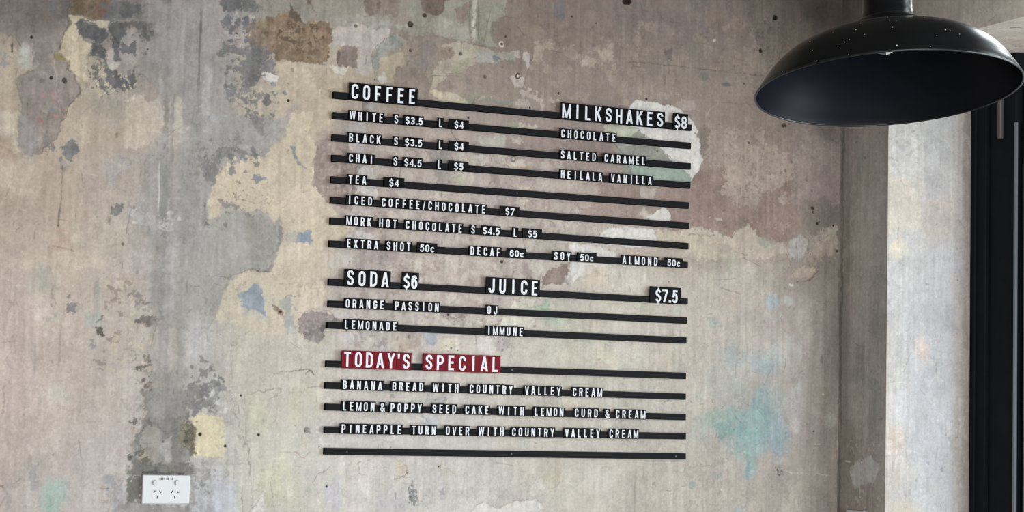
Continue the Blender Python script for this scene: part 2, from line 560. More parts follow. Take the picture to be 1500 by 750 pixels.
# ------------------------------------------------------------------ the setting
STEP = 1.5
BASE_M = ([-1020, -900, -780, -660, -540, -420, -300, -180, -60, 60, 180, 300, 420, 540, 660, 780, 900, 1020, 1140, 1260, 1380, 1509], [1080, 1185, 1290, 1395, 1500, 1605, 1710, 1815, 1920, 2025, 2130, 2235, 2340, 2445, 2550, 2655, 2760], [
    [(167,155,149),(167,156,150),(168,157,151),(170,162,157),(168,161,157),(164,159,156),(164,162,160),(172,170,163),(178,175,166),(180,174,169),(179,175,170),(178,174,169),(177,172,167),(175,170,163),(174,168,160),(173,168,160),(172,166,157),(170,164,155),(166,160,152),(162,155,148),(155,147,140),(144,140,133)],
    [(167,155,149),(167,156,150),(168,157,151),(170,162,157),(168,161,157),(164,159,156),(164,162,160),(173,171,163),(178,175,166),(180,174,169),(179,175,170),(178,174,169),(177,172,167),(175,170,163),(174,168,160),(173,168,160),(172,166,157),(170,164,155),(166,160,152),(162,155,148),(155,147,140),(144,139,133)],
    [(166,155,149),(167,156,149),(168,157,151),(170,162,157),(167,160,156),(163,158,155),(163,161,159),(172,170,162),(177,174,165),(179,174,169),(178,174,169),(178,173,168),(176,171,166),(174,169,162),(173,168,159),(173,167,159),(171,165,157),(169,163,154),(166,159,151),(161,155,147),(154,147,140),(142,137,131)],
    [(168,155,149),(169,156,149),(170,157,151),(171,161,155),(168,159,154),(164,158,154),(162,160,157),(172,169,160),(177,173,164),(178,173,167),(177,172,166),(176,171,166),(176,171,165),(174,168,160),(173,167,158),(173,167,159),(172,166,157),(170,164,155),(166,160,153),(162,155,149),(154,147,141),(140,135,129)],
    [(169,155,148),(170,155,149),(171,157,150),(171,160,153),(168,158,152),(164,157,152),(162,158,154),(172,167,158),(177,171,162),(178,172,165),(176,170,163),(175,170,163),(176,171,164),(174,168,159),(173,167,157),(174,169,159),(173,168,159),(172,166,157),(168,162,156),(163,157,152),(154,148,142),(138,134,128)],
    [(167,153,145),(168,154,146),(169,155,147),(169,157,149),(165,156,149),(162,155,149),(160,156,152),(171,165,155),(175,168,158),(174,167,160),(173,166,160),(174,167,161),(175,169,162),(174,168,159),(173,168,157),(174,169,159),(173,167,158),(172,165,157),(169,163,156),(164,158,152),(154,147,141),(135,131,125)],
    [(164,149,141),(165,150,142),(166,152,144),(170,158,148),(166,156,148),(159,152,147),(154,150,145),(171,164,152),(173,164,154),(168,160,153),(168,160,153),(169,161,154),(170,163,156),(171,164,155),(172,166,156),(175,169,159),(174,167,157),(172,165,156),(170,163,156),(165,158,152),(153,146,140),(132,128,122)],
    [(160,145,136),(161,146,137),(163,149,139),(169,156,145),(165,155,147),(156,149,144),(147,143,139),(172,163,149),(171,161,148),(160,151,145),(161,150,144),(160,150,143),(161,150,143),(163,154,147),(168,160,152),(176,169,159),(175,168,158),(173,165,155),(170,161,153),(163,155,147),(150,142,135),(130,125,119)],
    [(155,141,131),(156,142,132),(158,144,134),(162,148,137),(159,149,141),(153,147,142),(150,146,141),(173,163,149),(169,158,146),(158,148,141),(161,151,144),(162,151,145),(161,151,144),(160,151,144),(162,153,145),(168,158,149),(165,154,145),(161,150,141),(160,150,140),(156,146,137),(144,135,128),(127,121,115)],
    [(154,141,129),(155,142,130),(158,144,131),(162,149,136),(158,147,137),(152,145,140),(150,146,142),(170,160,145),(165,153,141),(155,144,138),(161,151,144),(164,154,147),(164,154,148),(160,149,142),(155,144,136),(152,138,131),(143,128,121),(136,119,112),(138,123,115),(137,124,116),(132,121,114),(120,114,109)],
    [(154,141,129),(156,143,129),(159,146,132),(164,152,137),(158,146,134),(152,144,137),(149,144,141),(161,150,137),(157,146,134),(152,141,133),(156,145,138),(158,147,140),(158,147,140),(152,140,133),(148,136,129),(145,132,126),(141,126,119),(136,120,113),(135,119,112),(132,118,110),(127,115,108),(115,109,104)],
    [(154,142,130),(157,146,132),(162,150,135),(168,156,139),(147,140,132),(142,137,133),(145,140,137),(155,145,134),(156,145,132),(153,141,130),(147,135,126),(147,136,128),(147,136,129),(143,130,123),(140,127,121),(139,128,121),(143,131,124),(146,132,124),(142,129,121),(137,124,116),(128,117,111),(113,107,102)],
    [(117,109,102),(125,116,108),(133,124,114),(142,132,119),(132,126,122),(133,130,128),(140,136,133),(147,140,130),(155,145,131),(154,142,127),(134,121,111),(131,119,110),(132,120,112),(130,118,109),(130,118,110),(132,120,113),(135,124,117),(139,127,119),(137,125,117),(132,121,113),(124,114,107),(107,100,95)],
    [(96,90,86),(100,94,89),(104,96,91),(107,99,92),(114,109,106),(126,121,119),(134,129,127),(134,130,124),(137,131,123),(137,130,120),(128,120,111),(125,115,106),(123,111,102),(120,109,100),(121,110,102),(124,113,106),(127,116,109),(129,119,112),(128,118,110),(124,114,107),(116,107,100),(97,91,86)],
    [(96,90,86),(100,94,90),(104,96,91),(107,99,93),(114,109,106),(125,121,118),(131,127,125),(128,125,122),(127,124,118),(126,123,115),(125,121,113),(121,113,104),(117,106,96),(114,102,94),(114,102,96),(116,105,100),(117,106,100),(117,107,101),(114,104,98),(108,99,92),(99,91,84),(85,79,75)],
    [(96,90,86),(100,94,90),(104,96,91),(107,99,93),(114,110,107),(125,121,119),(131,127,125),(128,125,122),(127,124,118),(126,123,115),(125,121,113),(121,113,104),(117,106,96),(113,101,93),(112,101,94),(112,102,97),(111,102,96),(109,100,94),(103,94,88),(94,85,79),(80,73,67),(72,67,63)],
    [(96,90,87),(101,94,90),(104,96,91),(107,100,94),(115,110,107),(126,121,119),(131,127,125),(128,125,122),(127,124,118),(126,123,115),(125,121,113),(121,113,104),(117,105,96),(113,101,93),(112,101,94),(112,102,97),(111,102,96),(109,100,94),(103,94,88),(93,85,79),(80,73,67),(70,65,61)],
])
OPS_M = [
    ('P',[(-854,2446),(-667,2467),(-669,2408),(-666,2388),(-663,2376),(-678,2351),(-680,2331),(-689,2311),(-703,2306),(-698,2287),(-674,2284),(-664,2291),(-663,2268),(-648,2261),(-645,2241),(-632,2223),(-642,2202),(-653,2186),(-663,2169),(-666,2152),(-676,2141),(-677,2122),(-683,2114),(-687,2099),(-712,2079),(-715,2062),(-745,2056),(-770,2070),(-775,2127),(-769,2176),(-776,2204),(-785,2224),(-779,2239),(-748,2258),(-746,2269),(-752,2301),(-758,2313),(-777,2321),(-797,2331),(-826,2339),(-849,2336)],(131,122,117),3.55,1.42,1,0,0.9,0.14),
    ('P',[(-862,2445),(-661,2468),(-666,2388),(-693,2356),(-786,2339),(-858,2344)],(106,98,94),14.2,24.85,0.85,0,0,0.15),
    ('P',[(-775,2127),(-766,2160),(-741,2138),(-713,2099),(-714,2079),(-745,2056),(-770,2070)],(137,133,132),10.65,14.2,0.8,0.0,0.0,0.1),
    ('P',[(-754,2256),(-702,2287),(-688,2225),(-677,2168),(-710,2165),(-767,2177),(-781,2224)],(136,128,123),10.65,17.75,0.6,0,0,0.2),
    ('P',[(-725,2427),(-696,2430),(-691,2402),(-688,2388),(-707,2390),(-721,2403)],(97,97,97),7.1,8.88,0.8,0.0,0.0,0.1),
    ('P',[(-693,2447),(-658,2451),(-662,2409),(-668,2388),(-686,2390),(-689,2415)],(89,87,85),7.1,7.1,0.8,0.0,0.0,0.1),
    ('P',[(-666,2450),(-565,2461),(-568,2427),(-580,2409),(-583,2397),(-608,2390),(-629,2396),(-650,2398),(-666,2400)],(103,90,74),7.1,5.32,0.95,0,0,0.3),
    ('P',[(-601,2436),(-573,2444),(-574,2414),(-587,2396),(-606,2400)],(111,80,70),7.1,8.88,0.75,0.0,0.0,0.1),
    ('P',[(-668,2398),(-637,2398),(-612,2389),(-583,2390),(-567,2396),(-568,2377),(-572,2371),(-595,2379),(-608,2386),(-637,2385),(-659,2382)],(167,156,139),3.55,1.42,1.0,0.0,0.0,0.1),
    ('P',[(-678,2351),(-657,2381),(-641,2378),(-631,2342),(-610,2335),(-619,2301),(-621,2243),(-661,2268),(-666,2293),(-687,2307)],(175,164,144),3.55,1.42,1.0,0.0,0.0,0.1),
    ('C',[(-665,2376),(-678,2351),(-680,2331),(-687,2311)],1.8,(100,92,76),0.8,1.77,0.4),
    ('C',[(-664,2291),(-663,2268),(-648,2261),(-644,2241),(-632,2223),(-642,2202),(-653,2184),(-663,2169),(-666,2148),(-676,2141)],2.25,(99,89,76),0.85,2.66,0.4),
    ('C',[(-746,2260),(-779,2239),(-785,2224),(-775,2204),(-769,2176)],1.8,(108,99,89),0.7,2.66,0.4),
    ('P',[(-701,2302),(-685,2305),(-668,2295),(-666,2286),(-684,2283),(-696,2288)],(126,116,83),3.55,1.77,0.9,0.0,0.0,0.1),
    ('P',[(-718,2210),(-699,2207),(-686,2196),(-688,2181),(-698,2182),(-703,2198),(-717,2199)],(150,115,110),7.1,2.66,0.85,0.35,0.0,0.1),
    ('P',[(-713,2157),(-681,2163),(-678,2151),(-692,2144),(-697,2154)],(150,118,113),7.1,2.66,0.8,0.3,0.0,0.1),
    ('P',[(-727,2143),(-717,2148),(-719,2138),(-729,2135)],(143,109,104),5.32,2.66,0.8,0.3,0.0,0.1),
    ('P',[(-708,2169),(-690,2179),(-687,2169),(-701,2162)],(119,119,123),5.32,2.66,0.8,0.0,0.0,0.1),
    ('B',-723,2236,7.5,6.03,(108,99,95),0.8),
    ('C',[(-698,2285),(-689,2249),(-688,2225),(-680,2188),(-675,2158)],1.8,(169,160,155),0.6,2.66,0.4),
    ('C',[(-687,2225),(-679,2184),(-672,2152)],2.25,(104,94,89),0.6,2.66,0.4),
    ('C',[(-796,2331),(-796,2297)],4.05,(65,58,54),0.9,1.77,0.4),
    ('C',[(-787,2327),(-776,2312)],2.25,(90,82,75),0.8,1.77,0.4),
    ('C',[(-807,2330),(-817,2315)],1.8,(109,101,92),0.7,1.77,0.4),
    ('P',[(-772,2315),(-758,2315),(-749,2289),(-747,2262),(-766,2258),(-775,2286)],(165,165,160),7.1,7.1,0.8,0.0,0.0,0.1),
    ('F',[(-848,2316),(-809,2320),(-803,2284),(-814,2262),(-846,2263)],(127,128,127),16.19,0.5,0.8,0.2),
    ('P',[(-649,2377),(-635,2389),(-616,2383),(-601,2380),(-591,2375),(-572,2371),(-571,2348),(-581,2338),(-604,2338),(-610,2344),(-635,2350),(-642,2359)],(88,88,90),5.32,1.6,0.95,0.05,0,0.2),
    ('P',[(-569,2398),(-545,2392),(-512,2402),(-522,2382),(-532,2364),(-539,2338),(-542,2304),(-556,2295),(-559,2324),(-569,2352)],(90,90,91),7.1,1.77,0.95,0.05,0,0.2),
    ('P',[(-568,2427),(-543,2443),(-480,2445),(-483,2420),(-512,2408),(-542,2401),(-579,2399)],(93,93,94),8.88,3.55,0.9,0.08,0,0.2),
    ('P',[(-512,2395),(-487,2402),(-465,2392),(-452,2370),(-460,2359),(-481,2365),(-489,2356),(-492,2376),(-514,2383)],(95,94,95),7.1,2.13,0.85,0.08,0.0,0.1),
    ('P',[(-608,2336),(-585,2334),(-576,2322),(-574,2289),(-583,2292),(-598,2303),(-613,2302),(-618,2289),(-616,2310)],(91,91,91),5.32,1.77,0.95,0,0,0.2),
    ('P',[(-629,2296),(-596,2308),(-575,2293),(-566,2235),(-576,2210),(-610,2223),(-623,2247)],(169,159,143),7.1,3.55,0.7,0.0,0.0,0.1),
    ('P',[(-570,2275),(-554,2280),(-541,2275),(-536,2263),(-519,2265),(-505,2283),(-500,2254),(-506,2237),(-531,2232),(-548,2237),(-554,2226),(-563,2248)],(87,87,88),7.1,1.77,0.95,0.12,0,0.2),
    ('F',[(-621,2293),(-579,2284),(-563,2211),(-610,2223)],(93,92,91),16.19,0.28,0.85,0.2),
    ('F',[(-594,2258),(-495,2292),(-477,2243),(-534,2213),(-576,2210)],(100,99,98),13.49,0.28,0.8,0.2),
    ('F',[(-619,2264),(-482,2277),(-484,2224),(-592,2208)],(177,168,153),15.29,0.22,0.85,0.2),
    ('P',[(-586,2254),(-573,2254),(-570,2223),(-576,2205),(-583,2209),(-581,2234)],(111,110,104),5.32,1.77,0.85,0.2,0.0,0.1),
    ('C',[(-541,2271),(-519,2254),(-515,2250)],4.05,(165,158,149),0.85,2.66,0.4),
    ('P',[(-570,2323),(-560,2332),(-556,2299),(-542,2292),(-554,2278),(-568,2285)],(166,158,150),5.32,1.77,0.8,0.1,0.0,0.1),
    ('C',[(-633,2385),(-599,2380),(-573,2389),(-516,2401),(-478,2403)],2.25,(159,154,146),0.5,4.44,0.4),
    ('P',[(-540,2351),(-516,2382),(-499,2376),(-488,2314),(-508,2291),(-538,2296)],(150,145,141),7.1,5.32,0.75,0.0,0.0,0.1),
    ('P',[(-485,2470),(-292,2491),(-280,2150),(-379,2142),(-410,2283),(-453,2288),(-483,2314),(-485,2356),(-454,2363),(-465,2392),(-479,2420)],(140,136,134),14.2,17.75,0.8,0,0,0.08),
    ('P',[(-524,2172),(-505,2216),(-480,2226),(-437,2222),(-430,2184),(-426,2143),(-446,2108),(-521,2093)],(176,166,153),8.88,5.32,0.75,0.0,0.0,0.1),
    ('P',[(-414,2224),(-382,2226),(-376,2134),(-407,2090)],(171,162,152),8.88,8.88,0.7,0.0,0.0,0.1),
    ('P',[(-485,2234),(-464,2251),(-447,2238),(-448,2217),(-467,2204),(-480,2218)],(145,133,128),5.32,1.77,0.9,0.0,0.0,0.1),
    ('C',[(-486,2272),(-464,2253)],2.25,(119,110,107),0.7,1.77,0.4),
    ('S',-423,2223,1992,9.37,(126,120,115),0.85),
    ('S',-408,2232,1985,7.5,(122,116,113),0.85),
    ('S',-345,2442,2238,4.22,(98,96,95),0.8),
    ('S',-375,2413,2227,12.19,(129,125,123),0.5),
    ('S',-349,2263,2044,23.44,(131,127,126),0.6),
    ('S',-405,2453,2335,4.69,(128,125,124),0.6),
    ('S',-409,2435,2082,18.75,(152,147,144),0.4),
    ('S',-322,2308,2147,18.75,(165,161,160),0.5),
    ('S',-387,2421,2286,9.37,(156,152,149),0.5),
    ('S',-438,2276,2188,6.56,(164,158,153),0.5),
    ('F',[(-316,2437),(-290,2440),(-287,2363),(-313,2360)],(95,93,92),13.49,0.3,0.8,0.2),
    ('P',[(-449,2465),(-423,2460),(-425,2449),(-442,2449)],(105,102,102),5.32,3.55,0.7,0.0,0.0,0.1),
    ('H',-751,2336,3.6,(38,32,28),2.0),
    ('H',-702,2244,4.05,(38,32,28),2.0),
    ('H',-670,2241,5.85,(70,64,60),2.0),
    ('H',-474,2334,1.8,(38,32,28),2.0),
    ('P',[(-229,2507),(79,2540),(71,2486),(-6,2447),(-25,2454),(-74,2440),(-106,2455),(-160,2445),(-201,2453)],(129,125,117),7.1,5.32,0.85,0.0,0.0,0.1),
    ('P',[(-262,2438),(-204,2440),(-202,2358),(-241,2346),(-285,2355),(-295,2396)],(140,132,130),8.88,5.32,0.85,0.1,0,0.18),
    ('P',[(-232,2403),(-222,2425),(-204,2431),(-160,2445),(-120,2462),(-81,2438),(-52,2447),(-15,2447),(9,2418),(9,2405),(-13,2390),(-15,2359),(-25,2340),(-85,2341),(-152,2338),(-159,2354),(-202,2358),(-224,2373)],(115,99,83),5.32,1.77,1,0,0.6,0.32),
    ('F',[(-160,2436),(-6,2443),(-12,2355),(-148,2342)],(83,71,59),22.49,0.3,0.8,0.2),
    ('F',[(-213,2431),(3,2444),(-21,2354),(-188,2360)],(138,125,108),17.99,0.2,0.6,0.2),
    ('P',[(-230,2403),(-204,2419),(-167,2401),(-162,2358),(-202,2358),(-224,2373)],(126,111,102),10.65,10.65,0.7,0,0,0.25),
    ('P',[(-213,2433),(-178,2443),(-173,2417),(-199,2406)],(128,117,100),7.1,5.32,0.8,0.0,0.0,0.1),
    ('P',[(-121,2470),(-119,2484),(-107,2468),(-79,2436),(-101,2440),(-122,2451)],(92,80,69),3.55,1.77,0.9,0,0,0.2),
    ('C',[(-76,2497),(-62,2481),(-52,2467)],4.5,(111,102,94),0.7,3.55,0.4),
    ('P',[(-76,2501),(-66,2498),(-68,2485),(-74,2489)],(96,87,78),3.55,1.77,0.8,0.0,0.0,0.1),
    ('C',[(-152,2337),(-85,2341),(-25,2339)],2.25,(91,76,60),0.8,1.77,0.8),
    ('P',[(-299,2486),(-242,2492),(-197,2469),(-209,2448),(-240,2454),(-262,2451),(-293,2448)],(95,95,96),8.88,2.66,0.92,0.12,0,0.2),
    ('P',[(-295,2435),(-257,2437),(-257,2413),(-292,2410)],(101,100,103),7.1,2.66,0.9,0.15,0.0,0.1),
    ('P',[(-235,2439),(-227,2440),(-226,2421),(-234,2424)],(88,88,92),5.32,1.77,0.85,0.0,0.0,0.1),
    ('F',[(-301,2439),(-227,2446),(-219,2361),(-294,2345)],(91,91,93),22.49,0.32,0.8,0.2),
    ('F',[(-311,2455),(-205,2457),(-232,2351),(-307,2365)],(160,156,153),20.24,0.25,0.7,0.2),
    ('P',[(-290,2363),(-242,2361),(-198,2367),(-161,2354),(-156,2315),(-144,2299),(-187,2308),(-190,2282),(-225,2257),(-234,2278),(-255,2306),(-223,2333),(-245,2346),(-285,2346)],(105,104,104),8.88,2.66,0.92,0.08,0,0.2),
    ('P',[(-282,2261),(-234,2278),(-207,2250),(-228,2223),(-259,2220),(-281,2231)],(112,112,113),8.88,3.55,0.85,0.4,0.0,0.1),
    ('P',[(-250,2238),(-185,2274),(-145,2273),(-130,2231),(-133,2188),(-182,2175),(-231,2184),(-245,2204)],(159,150,136),8.88,5.32,0.8,0.2,0.0,0.1),
    ('F',[(-268,2249),(-141,2273),(-142,2187),(-248,2170)],(106,105,104),17.99,0.25,0.85,0.2),
    ('P',[(-180,2244),(-165,2250),(-159,2229),(-173,2222),(-179,2231)],(96,94,94),5.32,1.77,0.95,0.0,0.0,0.1),
    ('P',[(-233,2235),(-220,2241),(-219,2224),(-228,2223)],(104,103,103),5.32,1.77,0.9,0.0,0.0,0.1),
    ('P',[(-152,2337),(-25,2338),(7,2317),(62,2322),(74,2249),(18,2261),(4,2199),(-51,2155),(-115,2163),(-139,2209),(-140,2265),(-144,2299)],(166,154,137),5.32,3.55,0.9,0,0,0.05),
    ('P',[(-189,2306),(-169,2310),(-144,2299),(-143,2283),(-159,2285),(-179,2283),(-188,2295)],(185,182,177),3.55,1.24,1,0,-0.4,0.1),
    ('P',[(-164,2282),(-146,2282),(-147,2271),(-161,2272)],(121,123,126),3.55,1.42,1.0,0.0,0.0,0.1),
    ('P',[(-21,2343),(11,2337),(37,2338),(28,2321),(7,2317),(-9,2331)],(180,172,162),5.32,1.77,1.0,0.0,0.0,0.1),
    ('P',[(8,2381),(23,2393),(63,2393),(64,2336),(39,2340),(16,2340),(4,2356)],(120,109,103),5.32,1.77,1,0,0.5,0.2),
    ('P',[(8,2379),(15,2375),(15,2344),(7,2344)],(90,81,75),3.55,1.77,0.8,0.0,0.0,0.1),
    ('P',[(8,2440),(58,2450),(96,2445),(157,2449),(139,2422),(111,2398),(100,2370),(106,2340),(86,2320),(65,2327),(63,2393),(23,2398),(-13,2385),(-5,2417)],(157,150,145),7.1,2.66,0.95,0.0,0.0,0.1),
    ('P',[(-6,2456),(76,2474),(189,2459),(185,2451),(114,2449),(58,2452),(3,2440)],(138,135,129),7.1,3.55,0.9,0.0,0.0,0.1),
    ('P',[(157,2438),(186,2423),(193,2410),(140,2387),(126,2359),(121,2319),(111,2318),(100,2370),(116,2398),(139,2418)],(131,131,127),5.32,1.77,0.95,0.03,0,0.2),
    ('P',[(128,2370),(186,2398),(195,2357),(164,2345),(163,2314),(147,2304),(128,2324),(122,2341)],(152,141,123),5.32,1.77,1.0,0.0,0.0,0.1),
    ('P',[(118,2319),(136,2337),(145,2321),(142,2305),(121,2306)],(170,165,157),3.55,1.42,1.0,0.0,0.0,0.1),
    ('P',[(171,2443),(203,2469),(251,2456),(257,2247),(170,2301),(160,2327),(164,2349),(192,2357),(193,2423)],(123,113,106),7.1,2.66,0.9,0,0.6,0.18),
    ('P',[(72,2531),(167,2541),(165,2485),(156,2480),(113,2482),(90,2473),(74,2487)],(115,105,98),5.32,1.77,1,0,0.5,0.15),
    ('P',[(-119,2215),(-95,2234),(-90,2230),(-102,2199),(-117,2174),(-133,2168)],(146,138,134),5.32,2.66,0.8,0.0,0.0,0.1),
    ('P',[(83,2254),(95,2255),(95,2233),(86,2232)],(105,102,100),5.32,1.77,0.85,0.0,0.0,0.1),
    ('P',[(90,2250),(116,2252),(121,2235),(93,2233)],(143,143,140),5.32,3.55,0.8,0.0,0.0,0.1),
    ('C',[(155,2433),(120,2407),(100,2374),(111,2322),(119,2310)],1.8,(95,90,85),0.7,3.55,0.4),
    ('H',-116,2241,3.6,(38,32,28),2.0),
    ('H',56,2446,4.5,(92,86,76),2.0),
    ('H',203,2465,5.4,(70,60,52),2.0),
    ('H',111,2314,3.15,(100,92,85),2.0),
    ('P',[(243,2464),(301,2533),(342,2560),(474,2574),(466,2510),(434,2493),(431,2447),(448,2428),(414,2429),(384,2440),(345,2432),(273,2442)],(133,130,118),5.32,2.13,1,0,-0.3,0.08),
    ('P',[(258,2466),(272,2485),(354,2484),(379,2464),(384,2442),(345,2436),(273,2442)],(146,141,132),8.88,7.1,0.8,0.0,0.0,0.1),
    ('P',[(227,2521),(241,2545),(299,2551),(297,2515),(281,2493),(262,2493),(235,2499)],(105,93,85),3.55,1.6,1,0,0.5,0.15),
    ('P',[(329,2513),(357,2539),(367,2527),(363,2494),(344,2479),(332,2496)],(123,110,101),7.1,2.66,0.9,0,0.4,0.15),
    ('P',[(214,2479),(233,2488),(252,2483),(251,2447),(220,2437)],(124,122,112),7.1,3.55,0.85,0.0,0.0,0.1),
    ('P',[(194,2544),(227,2547),(228,2494),(210,2474),(195,2482)],(131,128,119),7.1,3.55,0.8,0.0,0.0,0.1),
    ('S',381,2560,2444,7.5,(164,160,149),0.9),
    ('S',368,2545,2448,4.69,(107,102,93),0.7),
    ('S',392,2538,2445,3.75,(105,101,92),0.7),
    ('F',[(363,2517),(397,2521),(399,2441),(365,2438)],(87,81,74),10.79,0.2,0.7,0.2),
    ('P',[(273,2420),(297,2420),(341,2433),(380,2431),(434,2420),(493,2421),(498,2401),(464,2398),(435,2384),(391,2384),(367,2371),(348,2353),(307,2347),(298,2326),(267,2301),(257,2304),(269,2337),(266,2359),(294,2379),(320,2391),(328,2401),(314,2416),(279,2408)],(148,140,127),5.32,1.6,1,0,-0.3,0.1),
    ('P',[(328,2369),(361,2390),(371,2373),(348,2353),(314,2350)],(131,127,109),7.1,5.32,0.8,0.0,0.0,0.1),
    ('P',[(385,2415),(429,2417),(464,2402),(435,2386),(391,2383)],(150,146,143),7.1,3.55,0.9,0.0,0.0,0.1),
    ('P',[(433,2406),(449,2406),(466,2398),(444,2391),(434,2394)],(112,114,119),5.32,1.77,1.0,0.0,0.0,0.1),
    ('P',[(459,2413),(498,2422),(493,2403),(466,2400)],(133,132,124),7.1,3.55,0.8,0.0,0.0,0.1),
    ('P',[(495,2421),(508,2425),(513,2403),(499,2408)],(157,147,142),5.32,1.77,1.0,0.0,0.0,0.1),
    ('P',[(520,2419),(540,2423),(542,2403),(536,2386),(523,2404)],(159,149,145),5.32,1.77,1.0,0.0,0.0,0.1),
    ('P',[(542,2437),(570,2440),(568,2426),(545,2426)],(123,122,113),7.1,3.55,0.8,0.0,0.0,0.1),
    ('P',[(255,2302),(291,2301),(335,2296),(374,2278),(364,2273),(302,2275),(273,2284)],(163,154,137),3.55,1.42,1,0,-0.3,0.1),
    ('P',[(344,2297),(408,2295),(477,2290),(502,2280),(372,2278)],(123,122,108),8.88,5.32,0.8,0.0,0.0,0.1),
    ('P',[(391,2288),(412,2303),(419,2291)],(156,147,131),5.32,1.77,1.0,0.0,0.0,0.1),
    ('P',[(425,2297),(437,2305),(452,2294)],(153,143,131),5.32,1.77,1.0,0.0,0.0,0.1),
    ('P',[(487,2352),(504,2368),(525,2356),(531,2329),(505,2328)],(158,148,142),5.32,1.77,1.0,0.0,0.0,0.1),
    ('H',507,2359,7.65,(66,56,52),1),
    ('H',508,2359,3.6,(190,180,172),0),
    ('H',458,2438,7.65,(188,178,168),0),
    ('H',459,2438,4.05,(90,78,72),1),
    ('H',470,2460,2.7,(38,32,28),2.0),
    ('F',[(496,2321),(585,2338),(656,2317),(587,2270),(502,2267)],(160,150,143),17.99,0.36,0.85,0.2),
    ('P',[(501,2294),(526,2306),(546,2289),(542,2275),(507,2277)],(161,152,146),8.88,3.55,0.8,0.2,0.0,0.1),
    ('F',[(542,2453),(843,2492),(848,2296),(647,2298),(544,2380)],(147,135,124),53.97,0.4,0.65,0.2),
    ('F',[(289,2366),(474,2383),(496,2303),(301,2286)],(137,125,115),26.98,0.35,0.6,0.2),
    ('F',[(432,2497),(821,2565),(823,2453),(473,2428)],(106,93,87),49.47,0.3,0.5,0.2),
    ('P',[(684,2426),(736,2426),(726,2406),(690,2408)],(152,140,128),8.88,5.32,0.8,0.0,0.0,0.1),
    ('P',[(745,2450),(781,2468),(782,2435),(746,2418)],(151,139,128),8.88,5.32,0.8,0.0,0.0,0.1),
    ('C',[(345,2436),(345,2403)],1.8,(68,60,55),0.9,0.89,0.4),
    ('C',[(269,2339),(290,2339)],1.35,(51,46,41),0.9,0.89,0.4),
    ('C',[(273,2442),(312,2434),(345,2433),(414,2427),(453,2422)],1.8,(91,85,76),0.7,3.55,0.4),
    ('C',[(307,2347),(348,2354)],2.7,(87,85,71),0.6,3.55,0.4),
    ('B',259,2408,21.09,21.54,(113,109,107),0.8),
    ('B',244,2366,23.44,19.38,(116,109,109),0.7),
    ('B',620,2546,25.78,30.15,(105,102,104),0.8),
    ('B',631,2534,11.72,10.77,(95,94,97),0.7),
    ('B',471,2487,42.18,30.15,(116,102,93),0.6),
    ('B',718,2526,70.31,47.38,(116,103,98),0.5),
    ('H',344,2402,4.5,(85,76,68),2.0),
    ('H',310,2406,11.24,(130,118,105),0.8),
    ('H',414,2349,4.95,(95,82,72),2.0),
    ('H',627,2324,3.15,(38,32,28),2.0),
    ('H',370,2238,3.6,(38,32,28),2.0),
    ('H',242,2491,5.4,(60,52,46),2.0),
    ('H',202,2465,7.2,(60,52,46),2.0),
    ('H',205,2397,4.05,(70,60,54),2.0),
    ('H',733,2522,2.25,(38,32,28),2.0),
    ('H',544,2279,2.25,(38,32,28),2.0),
    ('H',818,2588,6.75,(40,34,30),2.0),
    ('H',661,2532,2.25,(38,32,28),2.0),
    ('H',406,2447,6.3,(120,115,98),0.4),
    ('F',[(828,2547),(1238,2566),(1242,2330),(992,2309),(833,2332)],(136,124,115),49.47,0.42,0.7,0.2),
    ('F',[(1193,2604),(1349,2621),(1318,2443),(1207,2432)],(92,83,77),17.99,0.2,0.7,0.2),
    ('F',[(859,2579),(1204,2615),(1206,2509),(861,2475)],(112,100,97),58.46,0.4,0.6,0.2),
    ('P',[(935,2473),(968,2480),(965,2453),(949,2444)],(104,94,91),7.1,2.66,0.9,0.0,0.0,0.1),
    ('P',[(1173,2487),(1228,2502),(1262,2486),(1257,2437),(1207,2428)],(137,125,113),10.65,7.1,0.7,0.2,0.0,0.1),
    ('B',1060,2555,14.06,16.37,(104,100,102),0.8),
    ('B',1065,2410,17.81,12.92,(104,101,100),0.8),
    ('B',1136,2394,16.87,6.89,(92,91,91),0.9),
    ('B',1172,2564,37.5,25.84,(135,121,111),0.6),
    ('B',1095,2570,42.18,34.46,(120,104,94),0.5),
    ('B',934,2520,37.5,30.15,(131,120,114),0.6),
    ('C',[(831,2427),(909,2429),(973,2429),(1097,2428),(1262,2428)],1.8,(81,72,66),0.75,1.77,0.4),
    ('C',[(1121,2343),(1264,2346)],1.35,(91,82,76),0.5,1.77,0.4),
    ('P',[(981,2331),(1007,2338),(1042,2332),(1037,2317),(997,2309),(981,2317)],(153,142,136),7.1,2.66,0.85,0.15,0.0,0.1),
    ('P',[(916,2349),(948,2357),(954,2343),(927,2336)],(146,136,129),7.1,2.66,0.8,0.2,0.0,0.1),
    ('P',[(975,2354),(996,2357),(991,2350)],(155,145,138),5.32,1.77,0.8,0.0,0.0,0.1),
    ('P',[(853,2372),(900,2395),(916,2373),(890,2337),(859,2344)],(143,130,120),8.88,3.55,0.75,0.15,0.0,0.1),
    ('C',[(1073,2292),(1088,2321),(1110,2338)],3.6,(153,140,128),0.5,3.55,0.4),
    ('C',[(1067,2286),(1083,2316)],2.7,(157,144,131),0.5,3.55,0.4),
    ('P',[(1086,2457),(1102,2461),(1105,2442),(1089,2441)],(115,102,95),7.1,3.55,0.7,0.0,0.0,0.1),
    ('H',1160,2446,3.6,(105,98,92),0.5),
    ('P',[(1277,2570),(1288,2566),(1289,2546),(1278,2545)],(89,79,73),5.32,3.55,0.7,0.0,0.0,0.1),
    ('H',1288,2593,8.09,(24,20,18),4),
    ('H',1243,2498,5.85,(46,36,32),3),
    ('H',889,2332,3.6,(38,32,28),2.0),
    ('H',962,2320,2.7,(38,32,28),2.0),
